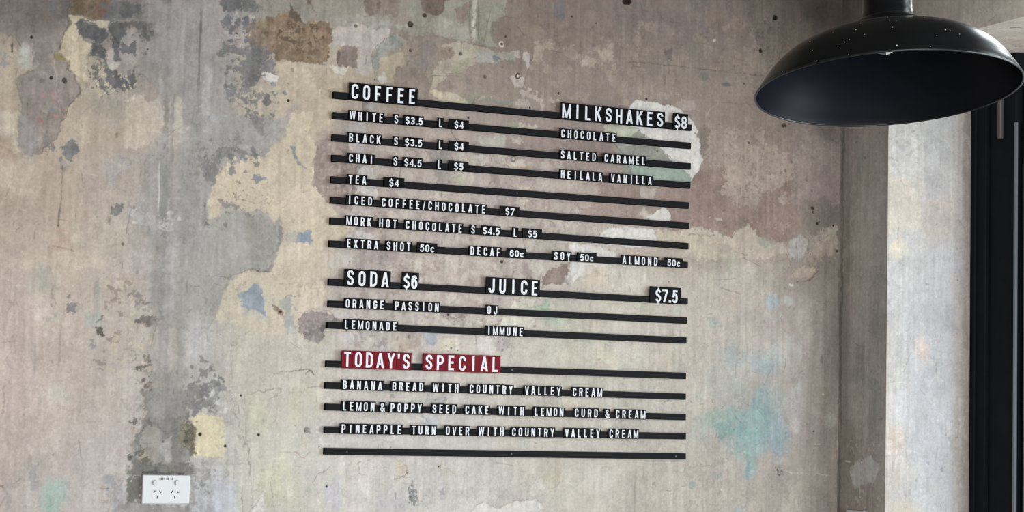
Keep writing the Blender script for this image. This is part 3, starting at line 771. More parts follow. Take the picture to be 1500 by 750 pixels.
    ('H',827,2589,9.89,(32,26,24),3),
    ('H',1095,2512,4.5,(175,165,155),-0.3),
    ('H',1192,2401,2.25,(70,62,56),2.0),
    ('H',1319,2294,5.85,(80,68,58),1.5),
    ('B',1429,2629,65.62,47.38,(70,64,58),0.6),
    ('P',[(829,2295),(855,2327),(891,2326),(937,2321),(968,2320),(1000,2308),(1032,2282),(1052,2252),(1068,2188),(1050,2146),(1031,2122),(1022,2136),(1003,2146),(971,2170),(918,2210),(887,2230),(865,2247),(803,2264),(768,2279)],(194,190,186),2.84,1.42,1,0,-0.5,0.05),
    ('P',[(783,2247),(855,2249),(889,2230),(922,2210),(973,2168),(1007,2147),(1029,2126),(1029,2115),(920,2118),(827,2123),(801,2186)],(137,136,129),3.55,1.77,1,0,0,0.08),
    ('P',[(763,2253),(838,2257),(868,2247),(845,2227),(794,2215),(765,2224)],(176,176,158),4.44,3.55,0.95,0.0,0.0,0.1),
    ('P',[(832,2152),(899,2153),(971,2162),(1007,2147),(1029,2135),(1029,2113),(920,2111),(858,2125)],(147,160,149),4.44,3.55,0.9,0.0,0.0,0.1),
    ('C',[(886,2234),(922,2210),(978,2170)],1.77,(101,100,95),0.8,0.89,0.4),
    ('C',[(790,2208),(826,2170),(847,2126)],2.13,(92,86,82),0.8,1.77,0.4),
    ('H',925,2194,2.66,(80,76,70),2.0),
    ('P',[(1030,2123),(1064,2156),(1070,2149),(1124,2158),(1141,2116),(1125,2101),(1180,2067),(1235,2056),(1257,2086),(1268,2106),(1340,2135),(1360,2103),(1375,2055),(1384,2017),(1348,1984),(1314,1973),(1270,1981),(1236,1989),(1209,2007),(1170,1995),(1160,1975),(1132,1983),(1067,1994),(1032,2001)],(138,120,113),7.1,2.66,1,0,0.3,0.14),
    ('P',[(1044,2251),(1068,2277),(1089,2264),(1085,2198),(1072,2171),(1061,2196)],(124,113,105),5.32,2.66,0.95,0,0,0.15),
    ('P',[(1069,2187),(1089,2269),(1122,2281),(1155,2265),(1176,2281),(1265,2283),(1266,2240),(1339,2222),(1356,2189),(1345,2145),(1301,2108),(1257,2096),(1252,2067),(1213,2058),(1158,2070),(1125,2101),(1141,2126),(1124,2158),(1086,2155)],(156,142,132),10.65,2.66,0.95,0.18,-0.2,0.12),
    ('P',[(1182,2262),(1210,2236),(1255,2230),(1243,2253),(1210,2264)],(133,120,112),10.65,3.55,0.7,0.3,0.0,0.1),
    ('F',[(1057,2262),(1354,2286),(1357,2102),(1125,2077)],(131,118,110),22.49,0.18,0.75,0.2),
    ('P',[(1301,2094),(1335,2110),(1341,2082),(1313,2075)],(159,146,137),8.88,3.55,0.8,0.35,0.0,0.1),
    ('P',[(1352,2237),(1515,2250),(1511,2088),(1366,2088)],(147,135,131),21.3,24.85,0.75,0,0,0.1),
    ('P',[(1394,2279),(1514,2289),(1516,2171),(1407,2183)],(141,132,126),24.85,28.4,0.6,0.0,0.0,0.1),
    ('P',[(1019,1986),(1067,1993),(1127,1983),(1160,1972),(1170,1990),(1208,2012),(1236,1999),(1256,1972),(1314,1970),(1340,1948),(1271,1920),(1000,1905)],(172,162,149),7.1,2.66,0.95,0,-0.4,0.08),
    ('P',[(1035,2001),(1073,1999),(1127,1990),(1130,1978),(1068,1984),(1030,1987)],(176,168,155),7.1,2.66,0.9,0.15,0.0,0.1),
    ('C',[(1025,1975),(1068,1975),(1105,1978)],3.15,(120,113,104),0.6,3.55,0.4),
    ('C',[(1160,1975),(1170,1990),(1209,2009)],1.8,(109,96,86),0.7,3.55,0.4),
    ('P',[(1245,1973),(1286,1977),(1299,1964),(1270,1954),(1251,1958)],(151,149,139),7.1,3.55,0.9,0.0,0.0,0.1),
    ('P',[(1340,1972),(1381,1998),(1401,1970),(1385,1926),(1346,1924)],(158,153,150),7.1,3.55,0.95,0,0,0.12),
    ('P',[(1404,1999),(1489,2024),(1507,1986),(1496,1937),(1416,1937)],(164,155,144),8.88,5.32,0.8,0.1,0,0.2),
    ('C',[(1415,2000),(1427,1977),(1455,1983)],2.7,(125,114,105),0.7,5.32,0.4),
    ('C',[(1469,1984),(1473,1955)],3.6,(121,110,104),0.7,3.55,0.4),
    ('F',[(1029,2024),(1347,2034),(1381,1988),(1030,1996)],(160,147,137),13.49,0.2,0.6,0.2),
    ('P',[(1107,2024),(1124,2028),(1126,2020),(1110,2017)],(169,158,149),3.55,1.77,1.0,0.0,0.0,0.1),
    ('P',[(817,2096),(869,2093),(885,2071),(870,2056),(818,2057)],(144,125,117),7.1,3.55,0.9,0.0,0.0,0.1),
    ('P',[(930,2092),(996,2099),(1002,2065),(938,2063)],(141,124,116),7.1,3.55,0.9,0.0,0.0,0.1),
    ('P',[(874,2093),(927,2097),(917,2059),(880,2066)],(170,160,152),7.1,2.66,0.9,0.1,0.0,0.1),
    ('P',[(996,2092),(1031,2099),(1029,2057),(1002,2060)],(137,120,113),8.88,5.32,0.8,0.0,0.0,0.1),
    ('P',[(818,2034),(870,2035),(871,2005),(819,2002)],(147,131,123),7.1,3.55,0.9,0.0,0.0,0.1),
    ('P',[(968,2039),(1029,2041),(1030,1996),(971,2002)],(139,122,115),8.88,3.55,0.9,0.0,0.0,0.1),
    ('P',[(871,2019),(881,2033),(907,2021),(892,2002)],(172,162,151),7.1,2.66,0.9,0.0,0.0,0.1),
    ('P',[(897,2014),(915,2023),(944,2044),(965,2035),(969,2006),(918,2003)],(190,185,180),3.55,1.42,1,0,-0.4,0.04),
    ('P',[(758,1961),(778,1976),(840,1985),(919,1981),(929,1948),(883,1932),(754,1933)],(188,184,179),4.44,1.77,1,0,-0.4,0.04),
    ('P',[(927,1977),(1019,1984),(1025,1949),(933,1944)],(179,168,153),7.1,3.55,0.9,0.0,0.0,0.1),
    ('C',[(935,1948),(953,1973),(961,1980)],1.35,(158,145,131),0.7,1.77,0.4),
    ('P',[(1025,1954),(1106,1944),(1161,1928),(1096,1911),(1021,1921)],(181,172,156),10.65,10.65,0.6,0.0,0.0,0.1),
    ('H',1210,2238,3.15,(38,32,28),2.0),
    ('H',1323,2297,6.75,(72,60,54),2),
    ('H',1419,2071,6.3,(60,50,44),2),
    ('H',1421,2061,3.6,(80,68,60),1),
    ('H',1435,2030,4.5,(46,38,32),2.5),
    ('H',1488,2027,3.6,(38,32,28),2.0),
    ('H',1328,2170,4.5,(120,106,98),0.5),
    ('H',1440,2035,2.7,(90,78,68),1),
    ('C',[(1517,2308),(1512,2196),(1511,2122),(1510,2044)],3.15,(73,68,64),0.6,2.66,0.4),
    ('S',1518,2318,1256,12.19,(102,95,90),0.55),
    ('F',[(42,2163),(699,2224),(709,1794),(53,1807)],(135,122,117),67.46,0.24,0.55,0),
    ('F',[(42,2154),(700,2205),(709,1794),(53,1807)],(173,163,154),53.97,0.42,0.65,0),
    ('F',[(42,2154),(802,2213),(810,1891),(53,1807)],(118,105,100),13.49,0.1,0.5,0),
    ('P',[(469,2187),(538,2202),(634,2196),(635,2159),(549,2164),(480,2166)],(136,121,116),10.65,5.32,0.85,0.0,0.0,0.1),
    ('P',[(634,2196),(777,2211),(803,2174),(650,2153)],(131,117,112),10.65,5.32,0.9,0.0,0.0,0.1),
    ('P',[(650,2137),(773,2142),(779,2119),(651,2124)],(143,127,121),8.88,5.32,0.8,0.0,0.0,0.1),
    ('P',[(687,2094),(838,2095),(839,2058),(744,2057)],(141,125,118),10.65,5.32,0.85,0.0,0.0,0.1),
    ('P',[(591,2106),(743,2103),(754,2062),(602,2061)],(165,154,144),10.65,7.1,0.7,0.0,0.0,0.1),
    ('P',[(699,2026),(780,2041),(839,2031),(840,2003),(705,1995)],(143,126,120),10.65,7.1,0.75,0.0,0.0,0.1),
    ('P',[(262,2149),(324,2147),(321,2104),(268,2114)],(129,124,120),10.65,5.32,0.85,0.1,0.0,0.1),
    ('P',[(283,2097),(326,2096),(327,2065),(288,2066)],(135,130,126),8.88,5.32,0.8,0.1,0.0,0.1),
    ('P',[(401,2191),(479,2193),(475,2158),(411,2167)],(157,153,143),8.88,3.55,0.9,0.0,0.0,0.1),
    ('P',[(326,2078),(355,2096),(365,2070),(346,2065)],(151,149,132),7.1,3.55,0.9,0.0,0.0,0.1),
    ('P',[(397,2141),(421,2150),(432,2126),(413,2113)],(174,166,158),7.1,2.13,0.9,0.0,0.0,0.1),
    ('P',[(339,2141),(397,2137),(393,2114),(345,2115)],(158,151,139),8.88,5.32,0.8,0.0,0.0,0.1),
    ('P',[(478,2127),(525,2140),(534,2122),(501,2112)],(185,174,161),5.32,2.13,1.0,0.0,0.0,0.1),
    ('P',[(525,2121),(553,2128),(547,2114),(526,2112)],(151,130,104),7.1,2.66,0.9,0.0,0.0,0.1),
    ('P',[(494,2196),(519,2200),(519,2178),(499,2180)],(170,161,152),7.1,2.66,0.9,0.0,0.0,0.1),
    ('P',[(513,2236),(537,2238),(563,2227),(543,2218),(518,2223)],(171,164,152),7.1,2.66,0.9,0.0,0.0,0.1),
    ('P',[(468,2232),(508,2236),(518,2218),(479,2211)],(144,142,124),8.88,5.32,0.8,0.0,0.0,0.1),
    ('P',[(590,2128),(625,2136),(626,2113),(596,2111)],(156,145,138),8.88,3.55,0.8,0.0,0.0,0.1),
    ('H',500,2140,8.99,(118,111,107),0.8),
    ('H',501,2141,3.6,(170,162,154),0),
    ('C',[(320,2203),(334,2186),(338,2173)],2.7,(72,66,62),0.8,2.66,0.4),
    ('C',[(473,2151),(481,2125),(501,2104)],1.8,(111,98,91),0.6,3.55,0.4),
    ('C',[(521,2105),(561,2076),(552,2067)],1.8,(115,101,94),0.5,5.32,0.4),
    ('P',[(772,1962),(840,1980),(841,1938),(767,1953)],(188,183,179),5.32,1.77,1,0,-0.4,0.1),
    ('P',[(-344,2183),(-118,2202),(-123,2158),(-143,2139),(-157,2104),(-175,2090),(-202,2101),(-223,2078),(-258,2071),(-284,2073),(-292,2060),(-289,2039),(-307,2000),(-313,1970),(-313,1932),(-352,1913),(-375,2079)],(143,141,140),7.1,7.1,0.85,0,0,0.1),
    ('F',[(-315,2092),(-238,2132),(-175,2107),(-192,2086),(-266,2068),(-292,2049),(-299,2021),(-325,2003),(-340,2056)],(106,104,104),31.48,0.46,0.85,0.2),
    ('P',[(-207,2190),(-176,2193),(-179,2154),(-199,2161)],(120,117,116),7.1,3.55,0.85,0.0,0.0,0.1),
    ('P',[(-250,2152),(-240,2163),(-235,2136),(-247,2131)],(118,117,117),5.32,2.66,0.85,0.0,0.0,0.1),
    ('C',[(-297,2085),(-259,2105),(-238,2132)],7.2,(115,113,113),0.6,7.1,0.4),
    ('P',[(-290,2052),(-258,2069),(-223,2078),(-193,2097),(-170,2086),(-149,2135),(-132,2142),(-118,2141),(-107,2211),(-53,2216),(-61,2163),(-33,2139),(-40,2087),(-45,2039),(0,1990),(18,1970),(70,1938),(43,1915),(-6,1882),(-69,1870),(-96,1885),(-125,1943),(-142,1929),(-152,1959),(-175,1966),(-210,1964),(-232,1966),(-254,1982),(-276,1964),(-292,1929),(-309,1932),(-313,1970),(-303,2000)],(178,166,148),5.32,1.77,1,0,0,0.05),
    ('F',[(-284,2082),(-180,2107),(-156,2070),(-270,2045)],(182,171,154),15.29,0.45,0.9,0.2),
    ('F',[(-296,2043),(-147,2062),(-143,1959),(-284,1950)],(128,121,113),11.69,0.14,0.8,0.2),
    ('P',[(-198,2050),(-186,2048),(-166,2044),(-179,2036),(-190,2026),(-197,2037)],(122,126,131),5.32,1.77,1.0,0.0,0.0,0.1),
    ('C',[(-190,2025),(-155,2040),(-152,2002),(-167,2009)],3.6,(183,174,159),0.7,4.44,0.4),
    ('P',[(-119,2134),(-96,2128),(-90,2105),(-76,2086),(-66,2075),(-83,2082),(-98,2100),(-104,2121)],(129,132,134),4.44,1.77,1.0,0.0,0.0,0.1),
    ('C',[(-113,2120),(-105,2086)],2.25,(152,143,131),0.7,2.66,0.4),
    ('C',[(-84,2118),(-80,2097)],2.7,(184,176,162),0.8,2.66,0.4),
    ('P',[(-82,1912),(-50,1919),(-42,1897),(-49,1885),(-70,1891),(-83,1889)],(121,128,137),4.44,1.77,1,0,0.3,0.1),
    ('P',[(-115,1910),(-79,1916),(-83,1890),(-106,1893)],(146,142,137),8.88,5.32,0.75,0.0,0.0,0.1),
    ('C',[(-96,1877),(-70,1889),(-42,1884)],5.4,(185,177,164),0.7,4.44,0.4),
    ('P',[(-427,1961),(-318,1931),(-287,1945),(-267,1956),(-233,1960),(-172,1960),(-141,1935),(-128,1950),(-120,1916),(-126,1882),(-135,1836),(-150,1812),(-176,1811),(-198,1815),(-236,1801),(-251,1795),(-266,1738),(-292,1687),(-314,1653),(-416,1666)],(147,144,140),5.32,3.55,0.95,0,0.3,0.07),
    ('P',[(-212,1955),(-141,1932),(-126,1904),(-135,1858),(-155,1824),(-193,1818),(-210,1891)],(133,131,124),8.88,8.88,0.8,0.0,0.0,0.1),
    ('C',[(-127,1930),(-123,1904),(-132,1870),(-142,1836),(-155,1815),(-193,1817)],7.99,(119,116,113),0.8,3.55,0.4),
    ('C',[(-251,1795),(-236,1803),(-197,1818),(-176,1812),(-148,1814)],2.13,(93,87,82),0.9,1.33,0.4),
    ('F',[(-281,1980),(-232,1979),(-170,1964),(-179,1949),(-266,1945)],(118,115,112),22.49,0.5,0.85,0.2),
    ('C',[(-248,1792),(-264,1766),(-284,1727),(-301,1701)],6.3,(136,132,125),0.6,7.1,0.4),
    ('C',[(-313,1796),(-248,1795)],1.35,(110,105,99),0.7,1.77,0.4),
    ('P',[(-42,2139),(-15,2152),(45,2150),(70,2091),(67,2029),(55,1976),(18,1985),(-19,2010),(-43,2030),(-44,2078)],(141,128,122),7.1,2.13,1,0,0.6,0.2),
    ('F',[(-37,2143),(59,2146),(64,1985),(-38,2026)],(120,108,101),22.49,0.3,0.6,0.2),
    ('F',[(-37,2143),(59,2146),(64,1985),(-38,2026)],(162,151,145),17.99,0.22,0.6,0.2),
    ('C',[(-35,2139),(-40,2087),(-43,2030),(0,1990)],1.8,(127,114,99),0.6,2.66,0.4),
    ('C',[(87,2201),(90,2175),(59,2142),(67,2090),(62,2025),(59,1977)],2.25,(101,91,85),0.75,4.44,0.4),
    ('P',[(54,2150),(87,2147),(91,2112),(63,2116)],(161,155,153),5.32,2.13,0.95,0.0,0.0,0.1),
    ('P',[(70,2088),(107,2093),(129,2038),(123,2011),(72,2027)],(174,168,163),5.32,2.13,0.95,0,-0.2,0.1),
    ('P',[(59,1992),(121,1989),(113,1956),(60,1961)],(167,159,154),7.1,3.55,0.9,0.0,0.0,0.1),
    ('P',[(16,2187),(85,2205),(86,2175),(30,2166)],(150,146,144),8.88,3.55,0.85,0.1,0.0,0.1),
    ('P',[(48,1919),(84,1932),(124,1915),(131,1898),(48,1898)],(175,169,166),8.88,3.55,0.9,0.0,0.0,0.1),
    ('F',[(9,1991),(68,1990),(66,1920),(19,1952)],(161,154,147),17.99,0.4,0.8,0.2),
    ('P',[(-839,2103),(-787,2101),(-784,2065),(-773,2047),(-837,2039)],(152,136,122),7.1,5.32,0.85,0.0,0.0,0.1),
    ('P',[(-842,2166),(-776,2155),(-774,2066),(-783,2069),(-787,2101),(-839,2105)],(172,162,148),7.1,5.32,0.8,0.0,0.0,0.1),
    ('P',[(-672,2082),(-662,2095),(-648,2103),(-637,2093),(-623,2077),(-640,2063),(-648,2047),(-660,2058)],(110,110,109),7.1,1.77,0.95,0.16,0,0.2),
    ('P',[(-713,2096),(-694,2094),(-686,2076),(-688,2063),(-706,2081)],(116,112,110),7.1,1.77,0.9,0.3,0.0,0.1),
    ('P',[(-676,2065),(-667,2062),(-667,2047),(-674,2051)],(114,111,110),5.32,1.77,0.9,0.2,0.0,0.1),
    ('F',[(-739,2097),(-683,2101),(-681,2056),(-729,2053)],(114,108,105),10.79,0.2,0.8,0.2),
    ('P',[(-666,2047),(-658,2048),(-659,2029),(-667,2029)],(138,134,132),7.1,5.32,0.7,0.0,0.0,0.1),
    ('C',[(-667,2037),(-667,1967),(-669,1926),(-672,1895)],3.15,(109,102,96),0.7,1.77,0.4),
    ('C',[(-670,1934),(-672,1894)],4.05,(82,77,71),0.7,0.89,0.4),
    ('H',-672,1896,2.25,(70,62,56),2.0),
    ('P',[(-837,2041),(-727,2047),(-722,1980),(-729,1947),(-834,1988)],(175,162,151),10.65,10.65,0.6,0.0,0.0,0.1),
    ('P',[(-570,2058),(-545,2071),(-503,2070),(-511,2044),(-535,2026),(-551,1996),(-568,2023)],(155,150,148),8.88,7.1,0.85,0.0,0.0,0.1),
    ('C',[(-528,2066),(-512,2067),(-502,2061),(-505,2051),(-517,2052)],3.6,(125,123,122),0.7,2.66,0.4),
    ('C',[(-582,2062),(-572,2050)],2.25,(131,119,108),0.7,1.77,0.4),
    ('C',[(-551,2060),(-545,2052),(-528,2049)],1.8,(180,173,165),0.7,2.66,0.4),
    ('P',[(-471,2055),(-466,2081),(-451,2087),(-438,2121),(-428,2128),(-410,2127),(-409,2077),(-381,2083),(-383,2138),(-327,2142),(-316,1847),(-393,1843),(-489,1904),(-515,1936),(-483,1971),(-472,2018)],(147,143,140),10.65,14.2,0.85,0.0,0.0,0.1),
    ('S',-418,2059,1925,23.44,(130,128,125),0.8),
    ('S',-368,2079,1845,28.12,(135,132,129),0.7),
    ('S',-350,2165,1955,18.75,(132,129,127),0.6),
    ('S',-434,2060,1949,3.28,(175,171,168),0.8),
    ('S',-459,2056,1981,18.75,(141,137,134),0.6),
    ('S',-396,2056,1994,14.06,(155,150,146),0.5),
    ('S',-351,1975,1704,18.75,(137,134,131),0.6),
    ('C',[(-468,2018),(-472,2059),(-462,2079),(-451,2078)],2.7,(128,124,123),0.7,2.66,0.4),
    ('P',[(-566,1909),(-552,1925),(-554,1946),(-549,1956),(-541,1951),(-535,1957),(-524,1952),(-518,1965),(-519,1944),(-527,1931),(-544,1922),(-556,1916)],(114,113,111),5.32,1.77,0.95,0.08,0,0.2),
    ('F',[(-569,1924),(-548,1930),(-547,1909),(-568,1906)],(110,107,105),10.79,0.4,0.8,0.2),
    ('F',[(-507,1953),(-380,1953),(-378,1894),(-488,1896)],(171,167,165),24.73,0.42,0.8,0.2),
    ('P',[(-498,1933),(-456,1940),(-430,1920),(-438,1899),(-472,1905)],(165,161,159),10.65,7.1,0.7,0.0,0.0,0.1),
    ('F',[(-431,1949),(-406,1951),(-403,1868),(-428,1866)],(121,117,114),10.79,0.28,0.7,0.2),
    ('P',[(-646,1895),(-581,1932),(-531,1918),(-505,1887),(-520,1853),(-561,1842),(-640,1846)],(169,161,148),14.2,17.75,0.65,0.0,0.0,0.1),
    ('P',[(-670,1893),(-648,1899),(-637,1846),(-683,1827)],(167,147,135),14.2,14.2,0.7,0.0,0.0,0.1),
    ('C',[(-580,1899),(-579,1862)],2.25,(142,129,116),0.5,3.55,0.4),
    ('C',[(-562,1859),(-556,1875),(-542,1876),(-535,1864),(-545,1853)],1.8,(142,128,115),0.6,3.55,0.4),
    ('C',[(-519,1882),(-508,1874),(-510,1862)],1.8,(179,171,162),0.7,2.66,0.4),
    ('H',-516,1861,3.15,(110,98,88),0.8),
    ('P',[(-319,1978),(-313,1932),(-301,1920),(-308,1913),(-317,1921),(-321,1956)],(110,109,106),5.32,1.77,0.9,0.08,0.0,0.1),
    ('P',[(-340,2086),(-317,2094),(-283,2107),(-280,2044),(-319,2041),(-337,2057)],(120,118,118),8.88,3.55,0.85,0.36,0.0,0.1),
    ('P',[(-309,2046),(-290,2060),(-293,2026),(-305,2017)],(121,120,118),7.1,3.55,0.8,0.2,0.0,0.1),
    ('C',[(-710,1871),(-699,1855),(-696,1835)],1.8,(181,172,161),0.6,2.66,0.4),
    ('B',-626,1818,89.05,25.84,(180,169,154),0.85),
    ('B',-743,1800,60.93,17.23,(179,168,155),0.6),
    ('B',-705,1759,39.84,43.07,(152,149,141),0.9),
    ('B',-748,1743,30.47,21.54,(159,150,141),0.75),
    ('P',[(-694,1685),(-666,1694),(-663,1674),(-689,1667)],(151,149,142),7.1,7.1,0.8,0.0,0.0,0.1),
    ('P',[(-723,1712),(-699,1719),(-666,1698),(-693,1666),(-713,1670)],(178,167,161),8.88,5.32,0.85,0.0,0.0,0.1),
    ('C',[(-688,1798),(-677,1762),(-679,1726),(-666,1710)],2.7,(139,130,122),0.6,3.55,0.4),
    ('S',-571,1774,1702,11.25,(144,141,134),0.85),
    ('P',[(-598,1691),(-572,1704),(-556,1682),(-571,1663),(-589,1662)],(151,152,146),7.1,3.55,0.9,0,0,0.12),
    ('C',[(-557,1690),(-559,1678),(-571,1673)],3.6,(102,96,89),0.8,2.66,0.4),
    ('P',[(-570,1661),(-560,1658),(-555,1643),(-566,1646)],(88,83,77),5.32,1.77,1.0,0.0,0.0,0.1),
    ('P',[(-588,1632),(-576,1640),(-568,1616),(-579,1608),(-585,1616)],(136,134,135),7.1,2.66,0.9,0.12,0.0,0.1),
    ('P',[(-644,1711),(-626,1714),(-624,1695),(-637,1696)],(117,116,120),7.1,2.66,0.9,0.1,0.0,0.1),
    ('P',[(-645,1737),(-629,1734),(-639,1724),(-643,1727)],(115,108,103),5.32,2.13,0.85,0.2,0.0,0.1),
    ('F',[(-652,1743),(-619,1741),(-621,1680),(-645,1678)],(121,114,110),10.79,0.25,0.7,0.2),
    ('P',[(-494,1761),(-474,1750),(-461,1732),(-458,1717),(-481,1712),(-488,1734)],(124,119,116),7.1,2.66,0.9,0.28,0.0,0.1),
    ('C',[(-461,1720),(-444,1725),(-425,1727),(-420,1700),(-412,1684)],4.5,(106,101,97),0.75,3.55,0.6),
    ('P',[(-479,1710),(-461,1718),(-426,1722),(-421,1694),(-460,1691),(-474,1688)],(165,159,150),5.32,2.66,0.95,0.0,0.0,0.1),
    ('P',[(-476,1679),(-459,1690),(-413,1691),(-415,1684),(-446,1669),(-463,1672)],(100,93,89),7.1,2.66,0.9,0.1,0.3,0.2),
    ('P',[(-443,1687),(-411,1690),(-413,1676),(-427,1667),(-438,1673)],(128,123,120),7.1,3.55,0.8,0.2,0.0,0.1),
    ('P',[(-471,1566),(-447,1574),(-433,1580),(-438,1557),(-455,1561)],(89,81,73),5.32,2.13,0.9,0.2,0.3,0.1),
    ('P',[(-470,1624),(-463,1630),(-463,1618)],(78,73,70),3.55,1.77,0.9,0.0,0.0,0.1),
    ('P',[(-545,1636),(-518,1646),(-515,1626),(-536,1625)],(130,120,114),8.88,3.55,0.8,0.3,0.0,0.1),
    ('P',[(-454,1596),(-443,1598),(-439,1584),(-451,1585)],(97,90,83),5.32,2.13,0.8,0.3,0.0,0.1),
    ('C',[(-508,1594),(-498,1611),(-477,1609),(-473,1595),(-484,1578),(-501,1582)],2.25,(129,117,102),0.75,3.55,0.4),
    ('C',[(-555,1592),(-549,1576),(-534,1575),(-514,1585)],1.8,(140,128,115),0.6,3.55,0.4),
    ('C',[(-487,1652),(-474,1636),(-482,1624)],1.8,(136,125,114),0.5,3.55,0.4),
    ('S',-429,1870,1696,32.81,(136,132,130),0.75),
    ('S',-371,1865,1532,23.44,(142,139,134),0.7),
    ('S',-396,1864,1714,23.44,(163,158,157),0.6),
    ('S',-355,1862,1716,14.06,(160,156,153),0.55),
    ('S',-410,1672,1548,18.75,(142,138,135),0.6),
    ('S',-343,1850,1658,18.75,(151,148,143),0.5),
    ('B',-322,1634,42.18,64.61,(168,166,166),0.8),
    ('B',-323,1784,51.56,68.91,(154,151,146),0.6),
    ('B',-501,1779,28.12,17.23,(153,143,136),0.7),
    ('B',-477,1818,51.56,38.76,(169,160,156),0.6),
    ('B',-407,1759,28.12,17.23,(133,128,126),0.6),
    ('P',[(-440,1662),(-408,1668),(-399,1548),(-433,1547)],(145,140,136),14.2,14.2,0.6,0.0,0.0,0.1),
    ('C',[(-348,1769),(-327,1769)],2.25,(102,100,93),0.7,1.77,0.4),
    ('S',-657,1670,1565,3.75,(141,129,123),0.5),
    ('S',-714,1627,1547,4.69,(145,138,139),0.5),
    ('F',[(-576,1796),(-434,1787),(-425,1547),(-549,1543)],(176,165,148),26.98,0.3,0.6,0.2),
    ('P',[(-248,1790),(-220,1804),(-196,1816),(-174,1805),(-144,1814),(-123,1883),(3,1869),(-1,1787),(1,1744),(-64,1715),(-71,1677),(-133,1657),(-283,1689),(-268,1749)],(179,169,153),5.32,3.55,0.9,0,0,0.05),
    ('P',[(-225,1756),(-201,1768),(-193,1781),(-183,1784),(-168,1770),(-158,1737),(-156,1701),(-170,1713),(-184,1719),(-201,1715),(-215,1726)],(129,137,146),4.44,1.77,0.95,0,0,0.08),
    ('P',[(-209,1735),(-158,1737),(-156,1695),(-179,1706),(-205,1712)],(142,149,158),14.2,12.42,0.55,0.0,0.0,0.1),
    ('P',[(-238,1776),(-212,1783),(-207,1771),(-225,1764)],(176,164,154),5.32,2.13,0.95,0,-0.3,0.1),
    ('C',[(-241,1780),(-227,1751),(-217,1726)],2.25,(136,133,127),0.7,3.55,0.4),
    ('P',[(-123,1746),(-96,1758),(-89,1749),(-80,1723),(-104,1705),(-113,1722)],(145,146,141),7.1,3.55,0.9,0.05,0.0,0.1),
    ('P',[(-117,1710),(-86,1712),(-75,1677),(-84,1660),(-103,1676)],(151,152,149),7.1,3.55,0.9,0.0,0.0,0.1),
    ('P',[(-143,1750),(-134,1751),(-136,1729),(-140,1733)],(153,153,146),5.32,2.66,0.8,0.0,0.0,0.1),
    ('P',[(-139,1734),(-127,1730),(-105,1716),(-113,1707),(-128,1715)],(125,110,96),5.32,1.77,0.95,0.05,0.6,0.3),
    ('H',-118,1717,3.6,(46,38,32),2.0),
    ('C',[(-138,1736),(-125,1732),(-106,1718)],2.25,(169,160,148),0.6,2.66,0.4),
    ('C',[(-107,1752),(-96,1757),(-70,1757)],2.25,(109,104,94),0.7,2.66,0.4),
    ('P',[(-74,1697),(-57,1716),(-28,1720),(18,1716),(25,1706),(3,1680),(-5,1654),(-21,1643),(-48,1650),(-69,1672)],(132,123,121),5.32,1.6,1,0,1.0,0.24),
    ('F',[(-70,1711),(8,1714),(-8,1649),(-62,1652)],(110,100,98),16.19,0.28,0.7,0.2),
    ('F',[(-70,1711),(8,1714),(-8,1649),(-62,1652)],(151,142,140),13.49,0.25,0.6,0.2),
    ('C',[(-75,1715),(-46,1721),(-37,1729),(8,1726),(24,1713)],2.25,(147,134,115),0.8,2.66,0.4),
    ('C',[(-76,1694),(-69,1670),(-48,1649),(-19,1642),(-3,1654),(19,1674)],1.8,(168,156,137),0.8,2.66,0.4),
    ('C',[(-74,1694),(-68,1711)],1.8,(100,92,85),0.7,2.66,0.4),
    ('C',[(-130,1566),(-77,1574),(-41,1579),(-27,1565)],2.7,(117,108,99),0.75,2.66,0.8),
    ('C',[(-90,1642),(-70,1632),(-38,1628)],1.8,(139,130,120),0.7,1.77,0.4),
    ('C',[(-124,1783),(-66,1791),(-21,1788)],2.25,(150,141,126),0.7,2.66,0.4),
    ('C',[(-46,1571),(-32,1576),(-25,1563)],3.6,(93,88,83),0.7,3.55,0.4),
    ('F',[(-314,1596),(-279,1585),(-261,1552),(-312,1546)],(117,116,114),26.98,0.45,0.85,0.2),
    ('P',[(-138,1802),(-129,1806),(-131,1793),(-140,1791)],(156,148,134),5.32,3.55,0.7,0.0,0.0,0.1),
    ('P',[(-1,1860),(31,1871),(23,1827),(5,1835)],(174,166,160),8.88,3.55,0.85,0.0,0.0,0.1),
    ('P',[(36,1862),(72,1868),(68,1842),(41,1836)],(169,162,158),8.88,3.55,0.8,0.0,0.0,0.1),
    ('P',[(70,1860),(86,1878),(146,1877),(170,1856),(133,1837),(73,1842)],(148,138,134),8.88,3.55,0.85,0.1,0,0.2),
    ('P',[(-22,1803),(23,1814),(29,1784),(-7,1774)],(156,146,140),10.65,5.32,0.8,0.1,0.0,0.1),
    ('P',[(26,1719),(90,1726),(100,1705),(45,1703)],(174,167,165),8.88,3.55,0.8,0.1,0.0,0.1),
    ('P',[(28,1672),(101,1671),(93,1640),(42,1647)],(177,171,168),8.88,3.55,0.85,0.05,0.0,0.1),
    ('P',[(139,1650),(167,1638),(195,1626),(144,1629)],(156,154,155),8.88,3.55,0.7,0.2,0.0,0.1),
    ('C',[(-4,1671),(19,1676)],1.35,(142,132,120),0.6,2.66,0.4),
    ('H',58,1849,1.35,(38,32,28),2.0),
    ('H',55,1677,2.7,(90,80,72),0.6),
    ('H',223,1669,3.6,(70,60,52),2.0),
    ('P',[(175,1669),(203,1675),(223,1653),(256,1642),(252,1628),(181,1635)],(163,150,137),8.88,5.32,0.75,0.15,0.0,0.1),
    ('F',[(67,1877),(244,1873),(252,1628),(57,1630)],(140,129,123),26.98,0.28,0.6,0.2),
    ('F',[(209,1872),(596,1893),(598,1811),(510,1780),(463,1698),(214,1688)],(137,124,119),35.98,0.2,0.55,0),
